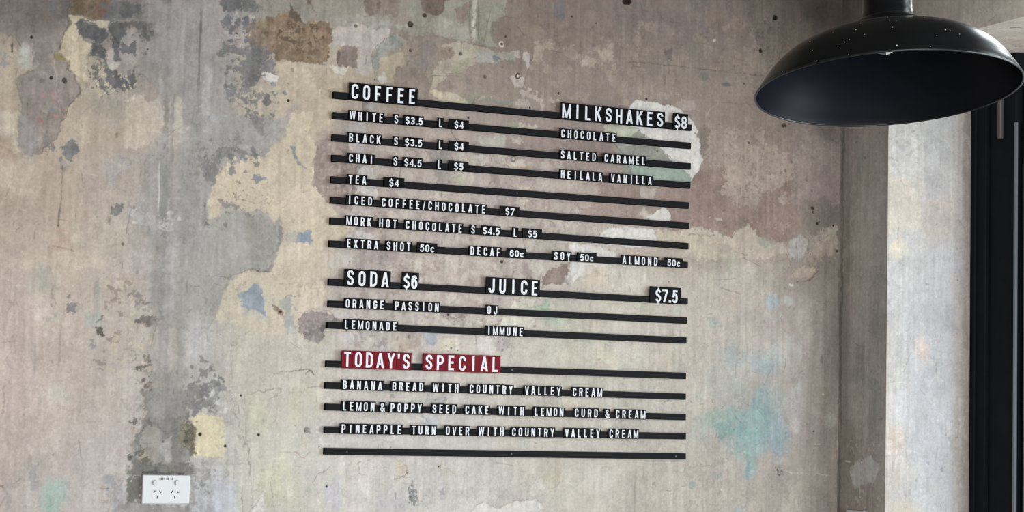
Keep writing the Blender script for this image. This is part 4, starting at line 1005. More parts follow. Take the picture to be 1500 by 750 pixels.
    ('F',[(209,1872),(596,1893),(598,1811),(510,1780),(463,1698),(214,1688)],(177,169,161),31.48,0.34,0.65,0),
    ('P',[(592,1838),(622,1858),(657,1875),(671,1885),(669,1831),(648,1815),(623,1825),(591,1811)],(126,112,106),7.1,2.13,1,0,0.5,0.2),
    ('P',[(668,1933),(773,1925),(840,1897),(799,1885),(748,1869),(708,1848),(673,1828),(660,1835),(671,1883)],(186,181,177),5.32,1.77,1,0,-0.3,0.05),
    ('P',[(663,1842),(688,1850),(683,1827),(658,1821)],(158,154,150),8.88,3.55,0.8,0.2,0.0,0.1),
    ('C',[(773,1930),(772,1907)],1.35,(147,141,134),0.6,1.77,0.4),
    ('P',[(728,1877),(774,1884),(780,1838),(734,1818),(689,1811)],(176,165,150),14.2,10.65,0.7,0.0,0.0,0.1),
    ('P',[(588,1806),(623,1825),(658,1814),(638,1800),(588,1801)],(180,172,161),7.1,3.55,0.85,0.0,0.0,0.1),
    ('B',604,1767,12.19,18.09,(130,158,137),0.95),
    ('B',594,1755,28.12,10.34,(148,165,146),0.8),
    ('B',555,1751,42.18,12.92,(164,170,153),0.8),
    ('B',536,1728,21.09,25.84,(162,167,149),0.75),
    ('B',630,1727,42.18,30.15,(151,163,146),0.7),
    ('B',701,1730,56.25,25.84,(164,166,150),0.6),
    ('B',649,1769,32.81,21.54,(159,161,146),0.6),
    ('B',771,1765,74.99,21.54,(177,174,158),0.6),
    ('B',741,1736,70.31,25.84,(175,165,149),0.6),
    ('B',819,1716,28.12,21.54,(184,176,165),0.6),
    ('B',627,1646,28.12,43.07,(175,174,165),0.6),
    ('B',779,1637,51.56,34.46,(175,165,149),0.6),
    ('B',688,1630,42.18,47.38,(177,172,156),0.5),
    ('P',[(262,1675),(297,1678),(296,1652),(286,1642),(272,1647)],(139,146,155),7.1,3.55,0.9,0.1,0.0,0.1),
    ('P',[(295,1661),(352,1665),(356,1632),(301,1628)],(181,175,159),8.88,3.55,0.9,0.0,0.0,0.1),
    ('F',[(300,1665),(348,1667),(344,1631),(305,1639)],(108,101,89),10.79,0.15,0.8,0.2),
    ('P',[(449,1668),(473,1678),(512,1675),(515,1653),(484,1641),(464,1645)],(161,153,151),8.88,3.55,0.85,0.25,0,0.2),
    ('F',[(449,1675),(517,1678),(513,1637),(455,1635)],(100,93,90),13.49,0.22,0.7,0.2),
    ('P',[(303,1729),(379,1739),(390,1713),(332,1704)],(142,130,125),10.65,3.55,0.85,0.25,0,0.2),
    ('P',[(219,1680),(257,1677),(263,1646),(225,1632)],(153,141,132),8.88,5.32,0.8,0.15,0.0,0.1),
    ('P',[(415,1674),(454,1673),(464,1636),(411,1632)],(185,179,175),7.1,3.55,0.9,0.0,0.0,0.1),
    ('P',[(481,1730),(530,1736),(570,1747),(556,1706),(472,1703)],(181,177,166),8.88,5.32,0.85,0.0,0.0,0.1),
    ('P',[(500,1757),(529,1777),(574,1779),(560,1751),(510,1749)],(178,174,162),8.88,5.32,0.8,0.0,0.0,0.1),
    ('C',[(510,1778),(505,1762),(486,1743),(472,1716),(463,1702)],1.8,(134,122,111),0.8,2.66,0.4),
    ('C',[(438,1724),(426,1705)],1.8,(137,123,113),0.7,2.66,0.4),
    ('C',[(395,1691),(408,1674),(402,1651),(408,1669),(419,1681)],1.8,(133,118,105),0.8,2.66,0.4),
    ('C',[(512,1673),(503,1637),(509,1606)],1.8,(138,126,117),0.6,4.44,0.4),
    ('C',[(798,1711),(803,1725),(829,1726)],1.8,(182,175,167),0.7,3.55,0.4),
    ('H',474,1872,4.05,(62,66,58),2.0),
    ('H',510,1847,1.8,(38,32,28),2.0),
    ('H',328,1729,3.15,(60,52,48),2.0),
    ('H',357,1639,2.25,(80,70,60),2.0),
    ('H',339,1644,2.25,(80,70,60),2.0),
    ('B',1289,1806,25.78,26.7,(154,166,172),0.95),
    ('B',1110,1742,25.78,18.09,(152,157,154),0.85),
    ('B',1176,1646,60.93,40.92,(154,160,159),0.8),
    ('B',1275,1631,56.25,34.46,(151,161,164),0.8),
    ('B',1308,1679,51.56,25.84,(166,166,165),0.7),
    ('B',1090,1657,28.12,30.15,(165,163,151),0.6),
    ('B',1161,1904,37.5,30.15,(162,159,145),0.8),
    ('B',1211,1879,28.12,34.46,(169,168,156),0.7),
    ('B',1133,1941,28.12,17.23,(151,148,137),0.7),
    ('B',1358,1676,42.18,51.68,(169,167,164),0.6),
    ('B',1339,1809,28.12,17.23,(170,169,166),0.7),
    ('B',1301,1769,32.81,25.84,(168,166,162),0.6),
    ('B',897,1775,42.18,17.23,(165,167,149),0.7),
    ('B',997,1770,23.44,12.92,(158,162,156),0.7),
    ('B',874,1852,37.5,38.76,(186,180,170),0.7),
    ('B',905,1882,32.81,25.84,(177,173,157),0.6),
    ('B',879,1641,37.5,47.38,(181,180,168),0.7),
    ('B',962,1644,37.5,47.38,(178,167,153),0.6),
    ('B',1219,1709,46.87,38.76,(177,170,162),0.6),
    ('B',1152,1796,42.18,25.84,(171,158,146),0.6),
    ('P',[(1349,1893),(1371,1904),(1411,1909),(1435,1900),(1408,1872),(1361,1871)],(164,152,140),7.1,3.55,0.9,0,-0.4,0.15),
    ('C',[(1362,1860),(1389,1866),(1411,1870),(1434,1895),(1439,1914),(1438,1931)],4.5,(109,98,89),0.85,3.55,1.2),
    ('C',[(1371,1899),(1405,1907),(1425,1894)],2.25,(139,127,116),0.6,3.55,0.4),
    ('P',[(1344,1857),(1358,1858),(1364,1848),(1350,1850)],(199,192,185),5.32,1.77,0.9,0.0,0.0,0.1),
    ('P',[(1374,1928),(1405,1940),(1406,1927),(1382,1916)],(140,134,128),7.1,3.55,0.8,0.0,0.0,0.1),
    ('P',[(1416,1971),(1495,1975),(1508,1952),(1456,1939),(1445,1912),(1416,1923)],(152,141,130),10.65,5.32,0.8,0.08,0,0.2),
    ('F',[(1382,1964),(1507,1971),(1507,1942),(1416,1918)],(106,98,90),16.19,0.22,0.7,0.2),
    ('C',[(1434,1841),(1469,1836),(1477,1828)],3.6,(130,132,123),0.7,3.55,0.4),
    ('P',[(1342,1962),(1382,1964),(1377,1935),(1349,1929)],(155,151,150),8.88,5.32,0.85,0.0,0.0,0.1),
    ('S',1509,1903,1595,7.5,(110,102,96),0.75),
    ('S',1475,1882,1699,10.31,(153,145,141),0.6),
    ('S',1413,1831,1659,8.44,(160,149,144),0.5),
    ('S',1448,1799,1584,18.75,(156,149,144),0.45),
    ('S',1524,1924,1595,11.25,(129,121,115),0.6),
    ('C',[(1227,1915),(1271,1913)],2.7,(138,130,122),0.5,3.55,0.4),
    ('C',[(1091,1863),(1140,1871),(1151,1873)],1.35,(185,176,165),0.6,2.66,0.4),
    ('C',[(1302,1895),(1299,1881)],1.8,(131,122,113),0.6,2.66,0.4),
    ('P',[(1078,1690),(1097,1695),(1100,1679),(1084,1676)],(183,177,169),7.1,3.55,0.85,0.0,0.0,0.1),
    ('H',967,1844,1.8,(110,90,78),0.6),
    ('H',1501,1956,4.5,(70,62,56),1.5),
    ('H',1268,1750,2.25,(140,132,124),0.4),
    ('C',[(904,1674),(912,1667),(899,1660)],2.25,(129,127,117),0.7,2.66,0.4),
    ('B',-656,1263,39.84,51.68,(152,167,161),0.95),
    ('B',-659,1239,28.12,25.84,(145,163,156),0.7),
    ('B',-654,1500,28.12,25.84,(178,175,165),0.7),
    ('P',[(-709,1336),(-697,1339),(-698,1287),(-704,1263),(-713,1263)],(147,142,142),8.88,5.32,0.85,0.1,0.0,0.1),
    ('P',[(-724,1354),(-710,1356),(-711,1322),(-721,1318)],(153,144,139),8.88,5.32,0.75,0.2,0.0,0.1),
    ('P',[(-765,1290),(-757,1286),(-760,1231),(-766,1231)],(148,141,139),8.88,5.32,0.7,0.0,0.0,0.1),
    ('C',[(-753,1290),(-730,1308),(-737,1294),(-757,1280),(-741,1286)],2.7,(141,129,123),0.6,4.44,0.4),
    ('C',[(-785,1290),(-777,1286)],4.05,(110,95,88),0.7,2.66,0.4),
    ('P',[(-542,1312),(-520,1316),(-471,1288),(-476,1248),(-500,1229),(-521,1229),(-537,1272)],(147,146,148),10.65,7.1,0.8,0.3,0,0.15),
    ('P',[(-540,1314),(-520,1314),(-523,1292),(-537,1288)],(144,144,147),8.88,5.32,0.75,0.15,0.0,0.1),
    ('P',[(-453,1518),(-364,1516),(-339,1529),(-296,1535),(-262,1523),(-277,1473),(-324,1459),(-340,1450),(-324,1413),(-321,1372),(-330,1351),(-318,1316),(-445,1313),(-473,1240),(-482,1300),(-471,1350),(-473,1390),(-462,1423),(-446,1452),(-458,1485)],(120,118,115),10.65,5.32,0.92,0,0,0.1),
    ('P',[(-450,1559),(-340,1562),(-356,1512),(-362,1458),(-377,1412),(-421,1449),(-443,1481)],(130,127,123),17.75,17.75,0.7,0.0,0.0,0.1),
    ('P',[(-432,1527),(-382,1528),(-379,1462),(-408,1449),(-430,1477)],(139,136,133),17.75,17.75,0.6,0.0,0.0,0.1),
    ('P',[(-480,1305),(-445,1313),(-443,1248),(-482,1246)],(99,98,94),7.1,3.55,0.95,0,0,0.1),
    ('P',[(-474,1354),(-417,1340),(-333,1353),(-316,1316),(-449,1311),(-478,1305)],(104,102,99),8.88,5.32,0.9,0,0,0.15),
    ('P',[(-383,1454),(-357,1450),(-358,1355),(-375,1343),(-383,1400)],(106,105,102),8.88,5.32,0.75,0.1,0.0,0.1),
    ('P',[(-457,1417),(-437,1443),(-412,1430),(-389,1408),(-380,1355),(-404,1341),(-438,1343),(-460,1370)],(141,137,132),7.1,3.55,0.9,0.03,0.0,0.1),
    ('C',[(-460,1370),(-459,1415),(-446,1438),(-433,1442),(-412,1432),(-392,1412)],7.2,(104,102,100),0.7,7.1,0.4),
    ('P',[(-453,1354),(-454,1378),(-426,1375),(-423,1350),(-446,1341)],(154,146,131),8.88,3.55,0.85,0.15,0.0,0.1),
    ('P',[(-400,1396),(-383,1404),(-380,1359),(-392,1351),(-401,1371)],(149,146,142),7.1,3.55,0.8,0.0,0.0,0.1),
    ('P',[(-446,1443),(-431,1446),(-429,1434),(-441,1432)],(99,97,94),7.1,2.66,0.8,0.2,0.0,0.1),
    ('C',[(-452,1390),(-410,1391)],2.25,(111,108,105),0.6,1.77,0.4),
    ('H',-401,1394,3.15,(96,94,90),0.5),
    ('P',[(-363,1429),(-341,1452),(-323,1430),(-318,1372),(-331,1362),(-355,1388)],(108,103,89),7.1,2.66,0.95,0.06,0.3,0.35),
    ('F',[(-362,1450),(-319,1451),(-320,1368),(-355,1372)],(145,139,122),13.49,0.25,0.8,0.2),
    ('F',[(-362,1450),(-319,1451),(-320,1368),(-355,1372)],(76,74,65),11.69,0.25,0.7,0.2),
    ('P',[(-337,1450),(-311,1463),(-255,1458),(-243,1357),(-299,1355),(-328,1359),(-317,1397),(-323,1428)],(184,176,152),5.32,2.66,1,0,-0.3,0.05),
    ('P',[(-305,1414),(-279,1418),(-278,1389),(-313,1389)],(186,170,148),14.2,14.2,0.5,0.0,0.0,0.1),
    ('P',[(-501,1246),(-320,1245),(-252,1249),(-250,1215),(-512,1215)],(129,127,126),10.65,5.32,0.9,0.05,0,0.15),
    ('P',[(-328,1314),(-255,1332),(-251,1224),(-324,1224)],(166,165,169),14.2,8.88,0.8,0.0,0.0,0.1),
    ('P',[(-315,1339),(-277,1348),(-280,1306),(-309,1294)],(152,149,146),10.65,5.32,0.75,0.1,0.0,0.1),
    ('F',[(-337,1359),(-273,1356),(-274,1273),(-325,1273)],(128,127,125),17.99,0.3,0.75,0.2),
    ('P',[(-331,1302),(-316,1306),(-316,1257),(-327,1252)],(130,128,126),7.1,3.55,0.7,0.25,0.0,0.1),
    ('F',[(-360,1512),(-262,1531),(-281,1456),(-353,1442)],(100,99,98),31.48,0.38,0.7,0.2),
    ('F',[(-360,1520),(-262,1531),(-281,1456),(-353,1442)],(158,156,156),22.49,0.28,0.7,0.2),
    ('F',[(-526,1377),(-468,1378),(-465,1288),(-523,1304)],(179,173,169),16.19,0.3,0.7,0.2),
    ('F',[(-497,1476),(-444,1510),(-441,1428),(-473,1394)],(167,155,143),22.49,0.4,0.7,0.2),
    ('P',[(-475,1542),(-437,1543),(-430,1518),(-449,1522),(-466,1524)],(127,119,107),7.1,3.55,0.85,0.25,0,0.25),
    ('F',[(-491,1541),(-416,1544),(-423,1510),(-482,1513)],(91,84,76),15.29,0.3,0.8,0.2),
    ('C',[(-599,1396),(-578,1391)],2.7,(184,178,172),0.8,1.77,0.4),
    ('C',[(-733,1464),(-732,1418)],4.05,(141,132,130),0.7,1.77,0.4),
    ('C',[(-782,1517),(-781,1449)],3.15,(143,123,116),0.6,3.55,0.4),
    ('C',[(-539,1483),(-533,1446)],3.6,(153,141,133),0.5,3.55,0.4),
    ('C',[(-632,1464),(-579,1470)],3.15,(158,144,136),0.5,4.44,0.4),
    ('C',[(-524,1318),(-491,1315)],1.8,(146,140,134),0.7,2.66,0.4),
    ('C',[(-487,1315),(-445,1313)],1.8,(163,159,154),0.6,1.77,0.4),
    ('C',[(-329,1316),(-288,1314)],1.8,(171,167,160),0.6,1.77,0.4),
    ('P',[(-509,1416),(-498,1420),(-496,1412),(-505,1410)],(137,129,126),5.32,1.77,0.8,0.3,0.0,0.1),
    ('P',[(-667,1359),(-662,1365),(-657,1357)],(119,111,106),3.55,1.77,0.8,0.0,0.0,0.1),
    ('F',[(-683,1369),(-665,1369),(-668,1357),(-680,1357)],(137,129,127),8.99,0.3,0.7,0.2),
    ('P',[(-552,1292),(-538,1300),(-539,1280),(-547,1280)],(171,160,148),7.1,3.55,0.8,0.1,0.0,0.1),
    ('P',[(-542,1255),(-526,1260),(-529,1235),(-537,1239)],(144,136,128),7.1,3.55,0.7,0.3,0.0,0.1),
    ('S',-628,1392,1319,14.06,(167,153,147),0.5),
    ('S',-474,1468,1362,5.62,(145,138,130),0.4),
    ('P',[(-445,1319),(-424,1323),(-391,1322),(-332,1323),(-331,1316),(-445,1315)],(59,57,54),5.32,2.66,0.7,0.3,0.0,0.1),
    ('P',[(-421,1342),(-404,1344),(-404,1324),(-420,1321)],(89,88,88),7.1,3.55,0.6,0.3,0.0,0.1),
    ('H',-311,1414,4.05,(38,32,28),2.0),
    ('C',[(-407,1515),(-406,1490)],1.35,(102,99,96),0.5,1.77,0.4),
    ('F',[(-312,1547),(-265,1548),(-229,1524),(-242,1498),(-275,1460),(-309,1463)],(136,135,136),24.73,0.42,0.85,0.2),
    ('F',[(-290,1522),(-225,1520),(-232,1465),(-283,1460)],(184,181,180),17.99,0.3,0.7,0.2),
    ('P',[(-282,1485),(-274,1489),(-274,1462),(-279,1462)],(127,125,124),5.32,3.55,0.7,0.2,0.0,0.1),
    ('C',[(-236,1473),(-220,1453),(-202,1411),(-190,1382),(-183,1332),(-177,1282),(-170,1230)],2.7,(141,135,128),0.8,3.55,0.8),
    ('C',[(-201,1512),(-200,1458),(-196,1403)],1.8,(146,141,133),0.7,1.77,0.4),
    ('C',[(-198,1511),(-159,1521),(-120,1528),(-111,1524),(-122,1512),(-138,1504)],2.7,(136,131,120),0.8,3.55,0.8),
    ('C',[(-140,1484),(-126,1463),(-120,1457),(-126,1447),(-139,1442)],2.25,(160,153,141),0.7,3.55,0.4),
    ('C',[(-106,1375),(-79,1375),(-61,1372),(-54,1360),(-43,1363),(-32,1376)],2.25,(147,131,118),0.75,2.66,0.6),
    ('C',[(-61,1422),(-62,1401),(-53,1389),(-39,1385)],2.7,(166,159,149),0.6,3.55,0.4),
    ('P',[(-56,1410),(-36,1414),(-39,1389),(-51,1391)],(166,159,147),7.1,3.55,0.7,0.0,0.0,0.1),
    ('C',[(-91,1460),(-86,1447),(-72,1439)],2.25,(173,157,146),0.7,3.55,0.4),
    ('C',[(-9,1281),(-20,1300),(-8,1322),(12,1329),(21,1339)],2.25,(142,128,114),0.8,2.66,0.8),
    ('C',[(-9,1283),(1,1258),(6,1233)],1.8,(157,146,135),0.6,2.66,0.4),
    ('C',[(147,1369),(120,1355),(95,1348),(101,1323),(119,1319)],2.25,(144,131,117),0.75,3.55,0.6),
    ('C',[(84,1361),(86,1310)],1.8,(155,144,134),0.6,2.66,0.4),
    ('C',[(198,1360),(225,1341),(223,1320),(196,1311)],2.7,(133,117,98),0.8,3.55,0.8),
    ('P',[(204,1350),(225,1341),(221,1315),(204,1324)],(180,169,152),7.1,3.55,0.8,0.0,0.0,0.1),
    ('C',[(160,1409),(173,1401),(192,1401)],2.25,(142,135,126),0.7,2.66,0.4),
    ('P',[(165,1414),(192,1418),(190,1403),(174,1402)],(188,183,179),5.32,2.66,0.8,0.0,0.0,0.1),
    ('C',[(34,1360),(48,1366)],1.8,(138,126,114),0.7,1.77,0.4),
    ('C',[(130,1336),(171,1341)],1.8,(160,149,138),0.6,3.55,0.4),
    ('C',[(-154,1358),(-159,1333),(-155,1320)],2.25,(189,184,177),0.7,2.66,0.4),
    ('P',[(-158,1354),(-134,1358),(-144,1324),(-155,1318)],(161,155,143),8.88,7.1,0.6,0.0,0.0,0.1),
    ('B',-112,1308,60.93,73.22,(176,175,156),0.8),
    ('B',-120,1262,37.5,17.23,(170,169,149),0.7),
    ('B',-56,1490,56.25,47.38,(181,176,158),0.6),
    ('B',-166,1462,37.5,51.68,(178,175,157),0.6),
    ('B',179,1255,46.87,38.76,(168,167,172),0.75),
    ('B',32,1271,28.12,55.99,(168,166,174),0.7),
    ('B',-28,1440,32.81,68.91,(175,172,167),0.5),
    ('B',132,1276,37.5,47.38,(182,178,174),0.6),
    ('P',[(-271,1298),(-226,1299),(-221,1224),(-271,1224)],(168,169,176),14.2,8.88,0.85,0.0,0.0,0.1),
    ('F',[(-306,1360),(-273,1358),(-274,1273),(-302,1269)],(137,136,133),19.79,0.4,0.85,0.2),
    ('P',[(-289,1248),(-267,1248),(-271,1224),(-292,1224)],(138,139,142),8.88,5.32,0.7,0.25,0.0,0.1),
    ('P',[(-171,1232),(-151,1266),(-146,1257),(-153,1224)],(193,189,184),7.1,3.55,0.85,0.0,0.0,0.1),
    ('C',[(-148,1266),(-111,1268),(-84,1264)],1.8,(157,154,139),0.6,2.66,0.4),
    ('C',[(-141,1243),(-101,1244)],2.25,(154,149,136),0.6,2.66,0.4),
    ('P',[(-52,1433),(-41,1439),(-33,1431),(-38,1420),(-50,1423)],(118,117,111),5.32,1.77,0.9,0.18,0.6,0.3),
    ('H',-45,1426,2.7,(90,88,82),1),
    ('P',[(231,1285),(242,1306),(252,1285),(265,1255),(251,1244),(235,1255)],(136,137,140),7.1,2.66,0.9,0.22,0.5,0.3),
    ('F',[(231,1298),(257,1298),(263,1246),(235,1251)],(93,93,93),11.69,0.35,0.8,0.2),
    ('F',[(231,1298),(257,1298),(263,1246),(235,1251)],(189,187,186),9.89,0.3,0.8,0.2),
    ('H',-212,1509,3.6,(38,32,28),2.0),
    ('H',-164,1415,4.05,(38,32,28),2.0),
    ('H',-247,1386,3.15,(38,32,28),2.0),
    ('H',15,1291,2.7,(38,32,28),2.0),
    ('H',-7,1389,2.25,(110,106,100),2.0),
    ('H',229,1326,2.25,(100,90,78),2.0),
    ('H',19,1391,2.7,(150,146,140),0.4),
    ('H',182,1390,2.25,(130,124,114),0.4),
    ('H',-102,1502,3.6,(165,160,148),0.5),
    ('P',[(405,1221),(417,1245),(441,1256),(470,1242),(485,1240),(509,1252),(523,1256),(543,1260),(572,1259),(589,1266),(607,1243),(593,1221)],(191,186,182),4.44,1.77,1,0,-0.4,0.04),
    ('C',[(412,1234),(418,1245),(441,1256),(470,1242),(485,1240),(509,1251),(523,1256),(548,1260),(589,1266)],1.8,(157,146,135),0.8,2.66,0.6),
    ('P',[(580,1307),(600,1315),(617,1292),(594,1287)],(183,178,173),7.1,3.55,0.9,0,-0.3,0.1),
    ('B',630,1323,37.5,28.0,(166,158,141),0.8),
    ('B',634,1364,28.12,25.84,(169,161,146),0.5),
    ('C',[(621,1291),(660,1306),(682,1333),(692,1355),(684,1367)],2.25,(174,165,154),0.8,3.55,0.5),
    ('C',[(616,1294),(636,1291),(655,1306)],1.8,(148,139,125),0.6,2.66,0.4),
    ('P',[(265,1468),(308,1474),(313,1446),(273,1444)],(165,169,174),8.88,5.32,0.85,0.1,0.0,0.1),
    ('P',[(274,1511),(325,1522),(328,1504),(286,1503)],(153,151,150),8.88,3.55,0.8,0.2,0.0,0.1),
    ('F',[(266,1524),(337,1526),(338,1500),(272,1498)],(117,114,113),13.49,0.25,0.7,0.2),
    ('P',[(308,1292),(332,1304),(339,1268),(326,1254),(311,1273)],(167,164,165),7.1,3.55,0.8,0.4,0,0.2),
    ('F',[(306,1303),(339,1303),(340,1255),(311,1260)],(136,134,134),13.49,0.3,0.7,0.2),
    ('C',[(650,1530),(655,1516),(661,1503)],2.25,(148,137,126),0.7,2.66,0.4),
    ('P',[(658,1525),(705,1524),(711,1500),(663,1499)],(181,172,160),8.88,5.32,0.8,0.0,0.0,0.1),
    ('C',[(669,1470),(674,1454),(697,1449)],2.7,(188,179,168),0.8,3.55,0.4),
    ('C',[(260,1555),(264,1424)],1.8,(159,151,143),0.5,3.55,0.4),
    ('C',[(274,1411),(271,1350),(263,1294)],1.8,(161,152,143),0.6,4.44,0.4),
    ('C',[(314,1344),(338,1338),(362,1321)],2.25,(153,144,130),0.7,3.55,0.4),
    ('P',[(314,1347),(338,1338),(343,1321),(319,1329)],(173,165,151),8.88,5.32,0.7,0.0,0.0,0.1),
    ('B',387,1295,56.25,51.68,(175,171,167),0.5),
    ('B',761,1316,65.62,51.68,(185,180,173),0.7),
    ('B',500,1411,37.5,30.15,(172,165,155),0.5),
    ('B',559,1403,28.12,17.23,(175,175,166),0.6),
    ('B',808,1253,28.12,25.84,(170,166,154),0.6),
    ('C',[(798,1244),(808,1257),(824,1235)],2.25,(150,145,134),0.6,3.55,0.4),
    ('C',[(762,1395),(769,1390)],2.25,(136,132,123),0.6,2.66,0.4),
    ('H',313,1344,2.7,(66,58,52),2.0),
    ('H',588,1517,4.05,(160,156,148),0.5),
    ('H',759,1390,1.8,(130,128,118),0.4),
    ('B',59,1414,55.5,51.0,(179,174,169),0.4),
    ('B',1255,1527,37.5,55.99,(143,159,159),0.9),
    ('B',1224,1427,70.31,51.68,(140,160,160),0.9),
    ('B',1300,1466,51.56,73.22,(154,163,167),0.85),
    ('B',1104,1476,65.62,26.7,(145,158,152),0.85),
    ('B',1137,1456,28.12,40.92,(124,151,147),0.95),
    ('B',1072,1448,46.87,34.46,(156,162,157),0.7),
    ('B',1312,1419,32.81,30.15,(140,154,163),0.8),
    ('B',1231,1353,28.12,26.7,(141,158,158),0.85),
    ('B',1181,1403,46.87,30.15,(147,160,157),0.7),
    ('B',1200,1544,51.56,34.46,(159,161,156),0.6),
    ('B',1355,1529,42.18,47.38,(169,167,166),0.7),
    ('B',1367,1468,28.12,25.84,(177,174,172),0.6),
    ('B',1048,1304,12.19,10.34,(138,148,147),0.85),
    ('B',1128,1328,14.06,11.2,(150,158,154),0.7),
    ('B',1215,1327,14.06,6.89,(135,150,151),0.8),
    ('B',1194,1236,23.44,10.34,(148,162,161),0.8),
    ('B',1065,1545,18.75,17.23,(154,156,149),0.7),
    ('B',1318,1372,23.44,17.23,(158,162,165),0.7),
    ('B',1388,1573,28.12,21.54,(166,168,166),0.6),
    ('P',[(1169,1473),(1217,1493),(1218,1469),(1180,1466)],(173,163,152),10.65,7.1,0.8,0.0,0.0,0.1),
    ('P',[(1235,1428),(1246,1428),(1244,1381),(1233,1381)],(160,172,170),8.88,7.1,0.6,0.0,0.0,0.1),
    ('P',[(1219,1385),(1235,1395),(1247,1372),(1236,1339),(1220,1339)],(137,156,156),10.65,7.1,0.8,0.0,0.0,0.1),
    ('C',[(1296,1391),(1343,1393)],3.15,(128,145,153),0.7,2.66,0.4),
    ('C',[(1169,1426),(1173,1399),(1181,1380)],2.7,(174,174,169),0.6,3.55,0.4),
    ('C',[(1307,1405),(1310,1391)],2.7,(190,191,188),0.7,2.66,0.4),
    ('C',[(1246,1386),(1258,1372)],2.25,(186,183,176),0.6,2.66,0.4),
    ('P',[(1306,1353),(1327,1353),(1329,1342),(1321,1326),(1314,1339)],(97,93,87),5.32,1.77,0.9,0.2,1,0.1),
    ('C',[(1321,1328),(1325,1293),(1329,1234)],2.25,(151,142,135),0.75,2.66,0.6),
    ('C',[(1327,1349),(1369,1338),(1425,1337),(1490,1332)],1.35,(202,195,186),0.75,2.66,0),
    ('C',[(1435,1419),(1452,1418)],1.8,(212,207,200),0.8,1.77,0.4),
    ('C',[(1432,1407),(1449,1410)],1.8,(205,200,193),0.7,1.77,0.4),
    ('S',1506,1600,1218,12.19,(142,134,126),0.7),
    ('S',1495,1446,1218,11.25,(153,145,136),0.6),
    ('S',1528,1600,1218,12.19,(131,124,117),0.6),
    ('S',983,1368,1222,11.25,(184,177,169),0.7),
    ('S',878,1335,1221,3.75,(152,146,136),0.6),
    ('S',1087,1282,1222,4.69,(181,174,166),0.6),
    ('S',1512,1576,1399,3.75,(174,166,157),0.5),
    ('B',1461,1560,28.12,25.84,(149,143,132),0.7),
    ('B',1485,1484,28.12,25.84,(167,166,157),0.6),
    ('B',1464,1308,28.12,34.46,(159,153,144),0.5),
    ('B',1525,1461,14.06,17.23,(123,124,124),0.6),
    ('H',1430,1453,2.25,(80,66,58),0.6),
    ('H',1010,1406,2.25,(160,152,142),0.4),
    ('H',1460,1556,2.7,(196,190,180),-0.3),
    ('H',1139,1291,2.25,(206,200,190),-0.3),
    ('B',1169,1474,48.1,57.8,(132,159,155),0.85),
    ('B',1240,1462,74.0,71.4,(133,157,157),0.85),
    ('B',1267,1513,40.7,57.8,(138,158,157),0.8),
    ('B',1316,1436,48.1,57.8,(140,156,162),0.75),
    ('B',1219,1397,59.2,34.0,(141,159,156),0.75),
    ('B',1126,1484,62.9,27.2,(149,162,154),0.7),
    ('B',1227,1342,25.9,27.2,(138,156,158),0.7),
    ('B',1293,1547,44.4,44.2,(154,164,163),0.6),
    ('B',1141,1580,74.0,51.0,(156,161,156),0.5),
    ('B',1269,1639,62.9,40.8,(157,166,166),0.55),
    ('F',[(-480,1598),(-437,1608),(-427,1535),(-470,1518)],(95,88,80),24.85,0.3,0.85,0.2),
    ('F',[(-339,1578),(-254,1576),(-242,1499),(-300,1456),(-351,1447)],(109,108,109),24.85,0.4,0.85,0.2),
    ('F',[(-330,1571),(-236,1565),(-241,1474),(-301,1473)],(176,174,175),21.3,0.26,0.7,0.2),
    ('F',[(-484,1453),(-431,1450),(-438,1324),(-476,1324)],(85,83,81),28.4,0.34,0.8,0.2),
    ('F',[(-359,1455),(-321,1453),(-321,1366),(-351,1374)],(74,72,64),17.75,0.32,0.75,0.2),
    ('F',[(-588,1627),(-531,1621),(-536,1532),(-594,1562)],(128,120,112),24.85,0.26,0.7,0.2),
    ('F',[(-588,2434),(-481,2445),(-451,2323),(-566,2296)],(89,89,91),31.95,0.34,0.85,0.2),
    ('F',[(-624,2299),(-566,2304),(-555,2215),(-612,2218)],(96,95,92),21.3,0.32,0.85,0.2),
    ('F',[(-299,2346),(-195,2382),(-157,2300),(-251,2224),(-286,2238)],(101,101,100),24.85,0.38,0.85,0.2),
    ('F',[(-279,2272),(-121,2278),(-127,2184),(-258,2173)],(110,108,107),21.3,0.28,0.8,0.2),
    ('F',[(-294,2465),(-199,2470),(-204,2364),(-290,2347)],(97,96,98),24.85,0.34,0.85,0.2),
    ('F',[(-325,2126),(-178,2120),(-185,2069),(-321,2026)],(113,111,111),24.85,0.38,0.85,0.2),
    ('F',[(-721,2111),(-664,2107),(-662,2051),(-711,2063)],(106,101,97),17.75,0.28,0.8,0.2),
    ('F',[(-579,1789),(-480,1777),(-468,1680),(-559,1692)],(128,118,110),21.3,0.28,0.7,0.2),
]
us = np.arange(-1010.0, X0 * 1000 + STEP * 0.5, STEP)
us[-1] = X0 * 1000 + 3
vs = np.arange(1090.0, 2740.0, STEP)
U, V = np.meshgrid(us, vs)
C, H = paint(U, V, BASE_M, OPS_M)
on_wall = lambda u, v, h: np.stack([u, np.full_like(u, WY) + h, v], 1)
sheet = grid_sheet(us, vs, C, H, lambda u, v, h: np.stack([u, np.full_like(u, WY) + h, v], 1))
plain = lin((132, 125, 117))


def quads(*qs):
    co, f = [], []
    for q in qs:
        f.append([len(co) + i for i in range(4)])
        co += q
    return co, f


